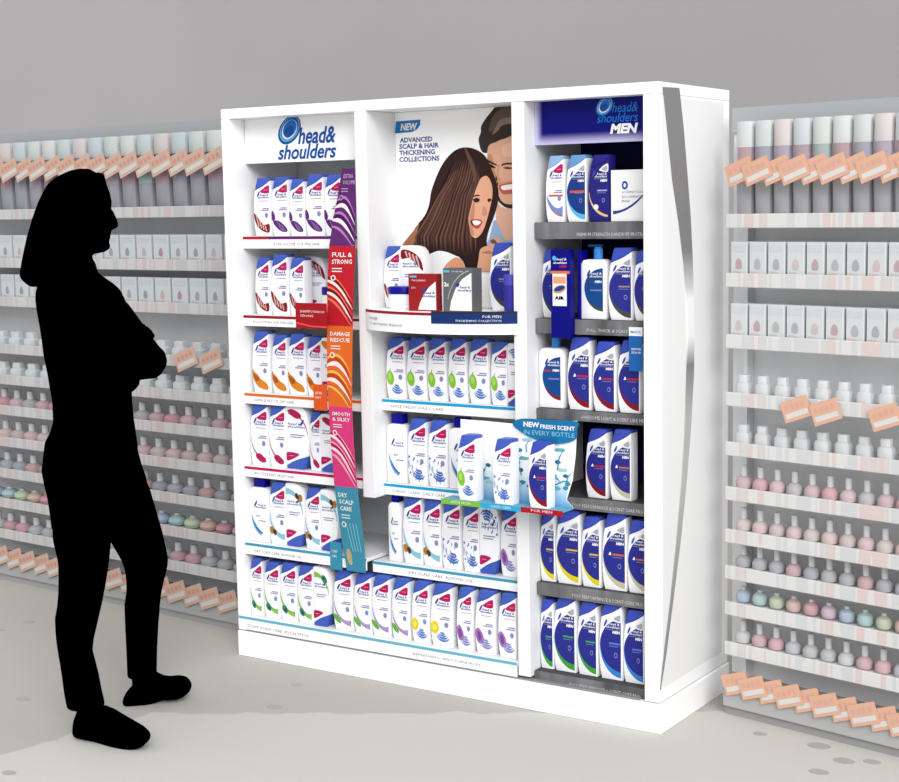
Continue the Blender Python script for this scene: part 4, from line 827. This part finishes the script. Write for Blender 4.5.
def stock(g, O, d, Lg, ang, side, strips, topz, pitch, start, stop):
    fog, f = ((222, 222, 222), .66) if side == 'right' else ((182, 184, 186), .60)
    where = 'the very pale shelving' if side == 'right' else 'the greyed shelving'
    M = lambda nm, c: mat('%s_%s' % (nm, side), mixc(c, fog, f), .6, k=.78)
    cache = {}
    def put(key, maker, u, yy, z, name, label, cat, group, sc=1, rz=0):
        if key not in cache:
            o = maker(); o.name = name; cache[key] = o
        else: o = cache[key].copy(); COL.objects.link(o)
        nrm = Vector((-d.y, d.x, 0)); p = O+d*u+nrm*yy
        o.location = (p.x, p.y, z); o.rotation_euler = (0, 0, ang+rz); o.scale = (sc, sc, sc)
        tag(o, label, cat, group); return o
    P = pitch
    # tall topmost tubes
    capc = [(222, 232, 228), (196, 218, 214), (226, 204, 200), (190, 214, 222), (208, 222, 214)]; bandc = [(150, 90, 120), (120, 170, 170), (170, 90, 110), (110, 110, 150), (150, 120, 160)]
    n = 0; u = start+P/2
    zt = strips[0]+.0005; ht = topz-.045-zt
    while u < stop-P*.4:
        k = n % 5
        def mk(k=k):
            m = MB(); w = P*.44
            m.lathe([(w*.80, 0), (w*.9, .004), (w*.95, ht*.35)], M('tube_dark%d' % k, (112, 112, 124)), n=12, sy=.7, p=3); m.lathe([(w*.95, ht*.3505), (w*.96, ht*.55)], M('tube_band%d' % k, bandc[k]), n=12, sy=.7, p=3)
            m.lathe([(w*.9, ht*.5505), (w*.9, ht*.72), (w*.95, ht*.73)], M('tube_mid%d' % k, bandc[(k+2) % 5]), n=12, sy=.7, p=3); m.lathe([(w*.96, ht*.7305), (w*.98, ht*.98), (w*.9, ht)], M('tube_cap%d' % k, capc[k]), n=12, sy=.7, p=3); return m.build('product_tube', None, True)
        put(('t', k), mk, u, .05, zt, 'product_tube', '%s tall capped tube in the top row of %s' % (ORD[n], where), 'tube', 'tall tubes on ' + where); n += 1; u += P
    og = M('tag_orange', (255, 140, 60)) if side != 'right' else mat('tag_orange_right', (250, 196, 166), .6, k=.70)
    if side != 'right': og = mat('tag_orange_l', (218, 182, 162), .6, k=.70)
    ow = M('tag_white', (250, 245, 235))
    def mktag():
        m = MB(); w, h = (.088, .060) if side == 'right' else (.112, .066)
        c, s_ = math.cos(.35), math.sin(.35); R_ = lambda x, z: (x*c-z*s_, x*s_+z*c)
        m.prism([R_(-w/2, -h/2), R_(w/2, -h/2), R_(w/2, h/2), R_(-w/2, h/2)], -.001, .001, og)
        m.flat([R_(-w*.42, -h*.34), R_(w*.42, -h*.34), R_(w*.42, -h*.10), R_(-w*.42, -h*.10)], -.0014, ow)
        for i in range(4): m.flat([R_(-w*.38+i*w*.2, h*.05), R_(-w*.26+i*w*.2, h*.05), R_(-w*.26+i*w*.2, h*.28), R_(-w*.38+i*w*.2, h*.28)], -.0014, M('tag_ink', (232, 96, 60)))
        return m.build('sale_tag')
    ztag = 1.580 if side == 'right' else 1.668; n = 0; u = start+(P*.5 if side != 'right' else .046)
    while u < stop-P*.5:
        put(('tag',), mktag, u, -.006-.0035*(n % 2), ztag, 'sale_tag', '%s orange sale tag across the top row of %s' % (ORD[n], where), 'sale tag', 'orange tags over the top row of ' + where); n += 1; u += P*.96
    n = 0; u = start+(P*.5 if side != 'right' else .046)
    while u < stop-P*.5:
        put(('tag',), mktag, u, -.014-.0035*(n % 2), strips[-1]-.105 if side == 'right' else strips[-1]-.10, 'sale_tag', '%s orange sale tag along the base of %s' % (ORD[n], where), 'sale tag', 'orange tags along the base of ' + where); n += 1; u += P*.96
    for j, uu in enumerate(((.235, .330, .505) if side == 'right' else (start+.34*(stop-start), start+.825*(stop-start), start+.905*(stop-start)))):
        put(('tag',), mktag, uu+(start if side == 'right' else 0), -.008-.0035*(j % 2), strips[3]-(.02 if side == 'right' else .0), 'sale_tag', '%s orange sale tag hanging mid height on %s' % (ORD[j], where), 'sale tag', 'orange tags hanging mid height on ' + where)
    # boxed cards
    def mkcard(k):
        m = MB(); w, h = P*.88, .098
        m.bbox((-w/2, 0, 0), (w/2, .05, h), M('card_white', (226, 234, 238)), .002, 1)
        m.flat(smoothpoly([(-.009, .022), (.009, .022), (.010, .04), (0, .052), (-.010, .04)], 2), -.0006, M('card_art%d' % k, [(120, 128, 136), (150, 80, 90), (200, 150, 150), (100, 110, 124)][k])); m.flat([(-w*.38, h*.72), (w*.38, h*.72), (w*.38, h*.9), (-w*.38, h*.9)], -.0006, M('card_head', (206, 220, 228)))
        m.flat([(-w*.38, h*.08), (w*.1, h*.06), (w*.1, h*.14), (-w*.38, h*.16)], -.0006, M('card_foot', (206, 170, 166)))
        return m.build('hair_color_box')
    for r_, nm in ((1, 'upper'), (2, 'lower')):
        n = 0; u = start+P/2
        while u < stop-P*.4:
            k = (n*3+r_) % 4; put(('c', k), lambda k=k: mkcard(k), u, .015, strips[r_]+.0105-.010, 'hair_color_box', '%s boxed card in the %s box row of %s' % (ORD[n], nm, where), 'box', 'boxed cards on the %s row of %s' % (nm, where)); n += 1; u += P
    # pale jars
    def mkjar():
        m = MB(); w = P*.36; jm = M('jar_pale', (214, 224, 228))
        m.lathe([(w, 0), (w, .028), (w*.8, .036)], jm, n=12, p=4, sy=.9); m.lathe([(w*.7, .0362), (w*.7, .055), (w*.62, .058)], M('jar_lid', (232, 238, 240)), n=12, p=4, sy=.9); return m.build('pale_jar', None, True)
    for r_, nm in ((3, 'sparse'), (4, 'full')):
        n = 0; u = start+P/2
        while u < stop-P*.4:
            put(('j',), mkjar, u, .045, strips[r_]+.0005, 'pale_jar', '%s squat pale jar in the %s jar row of %s' % (ORD[n], nm, where), 'jar', 'pale jars in the %s row of %s' % (nm, where)); n += 1; u += P*1.05
    # nail polish rows
    tones = [[(196, 120, 130), (206, 90, 110), (214, 140, 150), (150, 140, 150)], [(220, 150, 160), (206, 170, 160), (224, 160, 160), (196, 150, 150)], [(120, 124, 136), (190, 110, 110), (110, 116, 130), (132, 136, 146)], [(230, 150, 120), (180, 210, 140), (130, 200, 200), (130, 170, 220), (214, 150, 190), (214, 90, 110)], [(150, 156, 150), (160, 160, 180), (216, 110, 130), (196, 110, 120), (186, 196, 190), (150, 156, 160)], [(140, 150, 140), (220, 226, 228), (190, 90, 110), (120, 116, 130)]]
    def mkpol(col, r_, style):
        m = MB(); w = P*.36; bm_ = M('polish_%d_%d_%d' % col, col)
        if style == 'ball':
            m.lathe([(w*.5, 0), (w*.9, .006), (w*1.05, .018), (w*.9, .032), (w*.4, .040)], bm_, n=14); m.lathe([(w*.35, .0402), (w*.35, .048)], M('pol_neck', (220, 220, 224)), n=10)
        else:
            m.lathe([(w*.7, 0), (w, .004), (w, .022), (w*.7, .032), (w*.35, .036)], bm_, n=12, p=2.6); m.lathe([(w*.42, .0362), (w*.42, .066), (w*.34, .068)], M('pol_cap%s' % ('a' if r_ % 2 else 'b'), (230, 232, 236) if r_ < 8 else (150, 150, 156)), n=10)
        return m.build('nail_polish_bottle', None, True)
    for q, r_ in enumerate(range(5, len(strips)+0)):
        cols = tones[min(q, 5)]; style = 'ball' if q == 3 else 'pol'; n = 0; u = start+P*.45
        while u < stop-P*.4:
            col = cols[(n*5+q) % len(cols)]
            put(('p', q, col), lambda col=col: mkpol(col, r_, style), u, .052, strips[r_]+.0005, 'nail_polish_bottle', '%s nail polish bottle in row %s down of %s' % (ORD[n], ORD[r_], where), 'nail polish', 'nail polish bottles in row %s down of %s' % (ORD[r_], where)); n += 1; u += P*.92
SR = [1.452, 1.285, 1.11, .944, .80, .669, .544, .436, .329, .209]
SLf = [1.505, 1.315, 1.16, .97, .845, .72, .59, .46, .335, .205]
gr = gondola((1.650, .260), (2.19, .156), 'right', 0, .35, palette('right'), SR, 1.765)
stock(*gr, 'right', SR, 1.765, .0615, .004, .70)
gL = gondola((-1.594, .336), (-.120, .2165), 'left', .40, 0.0, palette('left'), SLf, 1.82)
stock(*gL, 'left', SLf, 1.82, .092, .30, gL[3]-.015)

# ------------------------------------------------------------------ person
A0 = math.atan2(r0.y, r0.x)
pfx, pfy = .165, -.72
per = empty('person', (pfx, pfy, 0), A0)
tag(per, 'black silhouette of a woman standing with folded arms before the cabinet', 'person')
nv = Vector((-r0.y, r0.x, 0))
def S(px, py, off=0.0):                 # measured point on the figure's own upright plane -> local (x, z)
    d_ = ray(px, py); base = Vector((pfx, pfy, 0))+nv*off; t = (base-CAM).dot(nv)/d_.dot(nv); p = CAM+d_*t
    q = p-Vector((pfx, pfy, 0)); return q.dot(r0), p.z
bm = bmesh.new()
def loft(slices, off=0, n=22, p=2.2):      # (py, xl, xr, half depth, centre offset)
    rings = []
    for sl in slices:
        py, xl, xr, hd = sl[:4]; yc = off+(sl[4] if len(sl) > 4 else 0)
        (a, z), (b_, z2) = S(xl, py, yc), S(xr, py, yc); cx = (a+b_)/2; rx = (b_-a)/2; zz = (z+z2)/2; ring = []
        for i in range(n):
            t = 2*PI*i/n; c, s_ = math.cos(t), math.sin(t); q = (abs(c)**p+abs(s_)**p)**(-1/p)
            ring.append(bm.verts.new((cx+rx*c*q, yc+hd*s_*q, zz+(z2-z)/2*c*q)))
        rings.append(ring)
    for j in range(len(rings)-1):
        for i in range(n):
            k = (i+1) % n; bm.faces.new((rings[j][i], rings[j][k], rings[j+1][k], rings[j+1][i]))
    bm.faces.new(rings[0][::-1]); bm.faces.new(rings[-1])
def tube(pts, n=12):                        # (x, y, z, r) local
    prev = None; V = [Vector(p[:3]) for p in pts]
    rings = []
    for i, p in enumerate(pts):
        t = (V[min(i+1, len(V)-1)]-V[max(i-1, 0)]).normalized(); a = t.orthogonal().normalized() if prev is None else (prev-t*prev.dot(t)).normalized(); prev = a; b_ = t.cross(a)
        rings.append([bm.verts.new(V[i]+(a*math.cos(2*PI*k/n)+b_*math.sin(2*PI*k/n))*p[3]) for k in range(n)])
    for j in range(len(rings)-1):
        for i in range(n):
            k = (i+1) % n; bm.faces.new((rings[j][i], rings[j][k], rings[j+1][k], rings[j+1][i]))
    bm.faces.new(rings[0][::-1]); bm.faces.new(rings[-1])
    for i in (0, -1):
        bmesh.ops.create_uvsphere(bm, u_segments=12, v_segments=8, radius=pts[i][3], matrix=Matrix.Translation(V[i]))
def sp(px, py, y, r): x, z = S(px, py, y); return (x, y, z, r)
# head with face profile
loft([(172, 78, 90, .020), (176, 66, 100, .055), (183, 60, 105.5, .070), (193, 56, 109.2, .078), (201, 54, 110.8, .080), (208, 53.5, 110.6, .080), (213, 53.5, 110.2, .079), (219, 54, 111.4, .078), (226, 54.5, 112.2, .076), (229, 55, 110.2, .074), (233, 56, 110.2, .072), (237, 57, 109.7, .068), (240, 58, 109.0, .065), (244, 60, 108.6, .058), (248, 63, 108.6, .048), (251.5, 67, 106, .040), (253.5, 72, 98, .030)])
tube([sp(110.6, 212, 0, .008), sp(113.2, 219, 0, .010), sp(115.3, 224.9, 0, .0095)]); tube([sp(110, 227, .008, .010), sp(113.6, 226.4, 0, .009), sp(110, 227, -.008, .010)])
tube([sp(107.2, 232.8, .014, .008), sp(108.3, 232.6, 0, .009), sp(107.2, 232.8, -.014, .008)]); tube([sp(106.8, 237, .012, .008), sp(107.8, 237.2, 0, .0085), sp(106.8, 237, -.012, .008)]); tube([sp(105, 245.5, .01, .012), sp(106.2, 246, 0, .0125), sp(105, 245.5, -.01, .012)])
for s_ in (-1, 1):
    tube([sp(84, 222, s_*.077, .010), sp(82.5, 228, s_*.078, .010), sp(84, 235, s_*.074, .007)])
    tube([sp(104.5, 213.5, s_*.030, .0125), sp(105, 213.5, s_*.034, .0125)])
# neck and torso
loft([(240, 62, 95, 0.052), (252, 62, 93, 0.05), (258, 60, 91.5, 0.05), (263, 56, 94.8, 0.056), (268, 52, 96.2, 0.062), (273, 46, 97, 0.085), (279, 41, 104, 0.125), (285, 40.4, 111.7, 0.16), (291, 39.3, 117.7, 0.178), (298, 39.2, 121.2, 0.186), (308, 40.4, 125.7, 0.19), (322, 42.6, 129.7, 0.185), (338, 44.6, 132.7, 0.175), (355, 46.6, 134.7, 0.165), (372, 50, 133.7, 0.155), (385, 52, 130.2, 0.148), (400, 54.6, 130.3, 0.145), (420, 55.6, 132, 0.15), (430, 52.8, 133.4, 0.158), (440, 47.6, 134.8, 0.166), (454, 46, 136.2, 0.172), (468, 44.4, 140, 0.176), (480, 46.6, 144.5, 0.176), (495, 50, 147, 0.17), (512, 52.4, 146, 0.16), (526, 53.6, 140, 0.14)])
# legs (near leg is nearer the viewer)
loft([(470, 46, 104, .088), (500, 51, 108, .092), (520, 53.5, 110, .092), (538, 54.2, 110.6, .090), (560, 59.3, 108.4, .086), (575, 59.7, 106.5, .080), (590, 59.4, 104, .075), (604, 58.2, 101.4, .072), (617, 55.9, 98.3, .070), (630, 56.4, 95.4, .067), (640, 57.4, 93, .066), (652, 59.2, 91.7, .064), (662, 61, 94.4, .064), (676, 63, 98, .064), (690, 64.8, 100.6, .064), (705, 67.6, 104.2, .064)], -.105)
loft([(470, 88, 140.5, .088, 0.000), (490, 92, 149, .092, 0.000), (512, 98, 155.6, .092, 0.008), (530, 106, 160.8, .088, 0.015), (540, 111.5, 163.3, .086, 0.019), (552, 118.5, 166, .082, 0.023), (560, 123, 167.6, .080, 0.026), (568, 125.6, 166.8, .078, 0.029), (580, 127, 164, .072, 0.034), (590, 127.2, 161.6, .068, 0.037), (597, 126, 160.4, .066, 0.040), (604, 125, 159.7, .064, 0.043), (625, 125.8, 158, .062, 0.050), (650, 127, 156.7, .060, 0.059), (675, 128, 156.2, .060, 0.069)], .115)
# ankles
loft([(700, 78, 102, .036), (716, 78, 105, .036), (728, 80, 108, .034)], -.105, 14); loft([(668, 131, 154, .034), (682, 132, 156, .034), (692, 133, 158, .032)], .185, 14)
# arms: near arm bends across the chest, its hand grips the far upper arm
tube([sp(70, 297, -.165, .052), sp(76, 320, -.195, .050), sp(84, 345, -.205, .046), sp(93, 370, -.200, .044), sp(97, 378, -.195, .043)])
tube([sp(97, 378, -.195, .043), sp(110, 368, -.170, .040), sp(124, 355, -.10, .036), sp(136, 344, -.01, .030), sp(141, 339, .055, .025)])
loft_pts = [sp(141, 339, .055, .026), sp(143.5, 336, .085, .028)]; tube(loft_pts)
for k, (fx, fy, ex, ey) in enumerate([(140.2, 333, 143.2, 325.8), (143, 335, 147.0, 328.6), (145.2, 337.5, 150.2, 331.6), (147, 340.5, 152.6, 335.4)]):
    tube([sp(fx, fy, .080, .0085), sp((fx+ex)/2+.3, (fy+ey)/2-.3, .112, .0078), sp(ex, ey, .132, .0074), sp(ex-.8, ey+1.8, .158, .0075)], 8)
tube([sp(138, 338, .065, .010), sp(137, 332.5, .085, .009), sp(138.6, 328.8, .105, .008)], 8)
# far arm
tube([sp(100, 300, .150, .052), sp(116, 315, .175, .050), sp(130, 332, .180, .046), sp(144, 350, .175, .043), sp(153.2, 361, .165, .042)])
tube([sp(153.4, 359, .165, .040), sp(151, 365, .10, .041), sp(140, 367, .0, .038), sp(124, 368, -.09, .034), sp(112, 366, -.150, .028), sp(108, 364, -.165, .026)])
for k in range(4):
    tube([sp(108, 360+4*k, -.168, .0095), sp(103, 358+4*k, -.205+.004*k, .0088), sp(98, 356.5+4*k, -.235, .0082), sp(93, 356+4*k, -.248, .0078)], 8)
tube([sp(124, 378, -.10, .034), sp(131, 381, -.04, .026), sp(128, 384, .0, .026)])
me = bpy.data.meshes.new('body'); bmesh.ops.recalc_face_normals(bm, faces=bm.faces); bm.to_mesh(me); bm.free()
me.materials.append(BLACK)
tmp = bpy.data.objects.new('tmp', me); COL.objects.link(tmp)
rm = tmp.modifiers.new('r', 'REMESH'); rm.mode = 'VOXEL'; rm.voxel_size = .0045
sm_ = tmp.modifiers.new('s', 'SMOOTH'); sm_.factor = .5; sm_.iterations = 2
dg = bpy.context.evaluated_depsgraph_get(); dg.update()
me2 = bpy.data.meshes.new_from_object(tmp.evaluated_get(dg)); bpy.data.objects.remove(tmp)
me2.polygons.foreach_set('use_smooth', [True]*len(me2.polygons)); me2.materials.clear(); me2.materials.append(BLACK)
bo = bpy.data.objects.new('body', me2); COL.objects.link(bo); bo.parent = per
def remeshed(name, vox=.005, it=3):
    global bm
    me = bpy.data.meshes.new(name); bmesh.ops.recalc_face_normals(bm, faces=bm.faces); bm.to_mesh(me); bm.free()
    t_ = bpy.data.objects.new('tmp', me); COL.objects.link(t_); r_ = t_.modifiers.new('r', 'REMESH'); r_.mode = 'VOXEL'; r_.voxel_size = vox
    s_ = t_.modifiers.new('s', 'SMOOTH'); s_.factor = .5; s_.iterations = it
    dg = bpy.context.evaluated_depsgraph_get(); dg.update(); m2 = bpy.data.meshes.new_from_object(t_.evaluated_get(dg)); bpy.data.objects.remove(t_)
    m2.polygons.foreach_set('use_smooth', [True]*len(m2.polygons)); m2.materials.clear(); m2.materials.append(BLACK)
    o = bpy.data.objects.new(name, m2); COL.objects.link(o); o.parent = per; return o
bm = bmesh.new()
loft([(168.7, 79, 89, .020), (170.6, 71, 92.4, .045), (173, 65.5, 96, .062), (175, 61, 101.5, .068), (178, 56, 104, .076), (182, 50.8, 105.6, .084), (187, 47, 106, .089), (193, 44, 102, .093), (201, 40, 98, .096), (210, 36.8, 92, .098), (218, 34, 88, .099), (226, 31.6, 85, .100), (234, 29.4, 84, .101), (243, 27.2, 84, .102), (252, 25.2, 82, .103), (262, 23.4, 78, .104), (270, 22.2, 72, .103), (275, 21.6, 68, .100), (279, 23.6, 64, .094), (283, 28, 58, .082), (286, 31.5, 52, .06)])
tube([sp(99, 176.2, 0, .012), sp(101.5, 176.8, .0, .010)])
remeshed('hair')
# shoes
# near shoe turned towards the viewer, resting flat; far shoe on its heel
def shoe2(name, prof, off0, off1, x0, x1):
    """prof: (px, ytop, ybottom, halfwidth) stations from heel to toe; depth runs from off0 at the heel to off1 at the toe"""
    global bm
    bm = bmesh.new(); rings = []; n = 16
    for i, (px, yt, yb, hw) in enumerate(prof):
        f = i/(len(prof)-1); y = off0+(off1-off0)*f; (xa, zt), (xb, zb) = S(px, yt, y), S(px, yb, y); ring = []
        zc = (zt+zb)/2; rz_ = (zt-zb)/2; x = (xa+xb)/2
        for k in range(n):
            t = 2*PI*k/n; c, s_ = math.cos(t), math.sin(t); q = (abs(c)**2.6+abs(s_)**2.6)**(-1/2.6)
            ring.append(bm.verts.new((x, y+hw*c*q, zc+rz_*s_*q)))
        rings.append(ring)
    for j in range(len(rings)-1):
        for i in range(n):
            k = (i+1) % n; bm.faces.new((rings[j][i], rings[j][k], rings[j+1][k], rings[j+1][i]))
    bm.faces.new(rings[0][::-1]); bm.faces.new(rings[-1])
    o = remeshed(name, .0045, 2)
    for v in o.data.vertices: v.co.z = max(v.co.z, .0006)
    return o
shoe2('shoe', [(73.5, 726, 734, .018), (75, 718, 736.5, .028), (79, 708, 738, .034), (86, 704, 739.5, .036), (96, 704, 741.5, .036), (106, 706, 746, .038), (114, 709.5, 749, .042), (124, 716, 750, .045), (134, 722, 749, .044), (142, 726.5, 746, .036), (147, 730.5, 742, .026), (150, 734, 739, .014)], -.095, -.235, 0, 0)
shoe2('shoe', [(123.5, 698, 703.5, .018), (126, 693, 706.5, .026), (130, 688, 708.5, .032), (138, 680, 709, .034), (148, 674, 706, .036), (156, 672, 702, .038), (163, 676, 699.2, .040), (170, 677, 699, .043), (178, 676, 698.4, .043), (185, 677, 695.6, .036), (189, 680, 692, .026), (191.3, 684, 688, .014)], .178, .225, 0, 0)

# ------------------------------------------------------------------ light
w = bpy.data.worlds.new('world'); C.world = w; w.use_nodes = True
w.node_tree.nodes['Background'].inputs[0].default_value = (.985, .99, 1, 1); w.node_tree.nodes['Background'].inputs[1].default_value = 1.0
sd = bpy.data.lights.new('store_daylight', 'SUN'); sd.energy = 2.4; sd.angle = math.radians(35); so_ = bpy.data.objects.new('store_daylight', sd); COL.objects.link(so_)
so_.rotation_euler = Vector((-.60, .64, -.52)).to_track_quat('-Z', 'Y').to_euler(); so_.location = (3, -4, 4)
C.view_settings.view_transform = 'Standard'; C.view_settings.look = 'None'; C.view_settings.gamma = 1; C.view_settings.exposure = 0
C.view_settings.use_curve_mapping = False
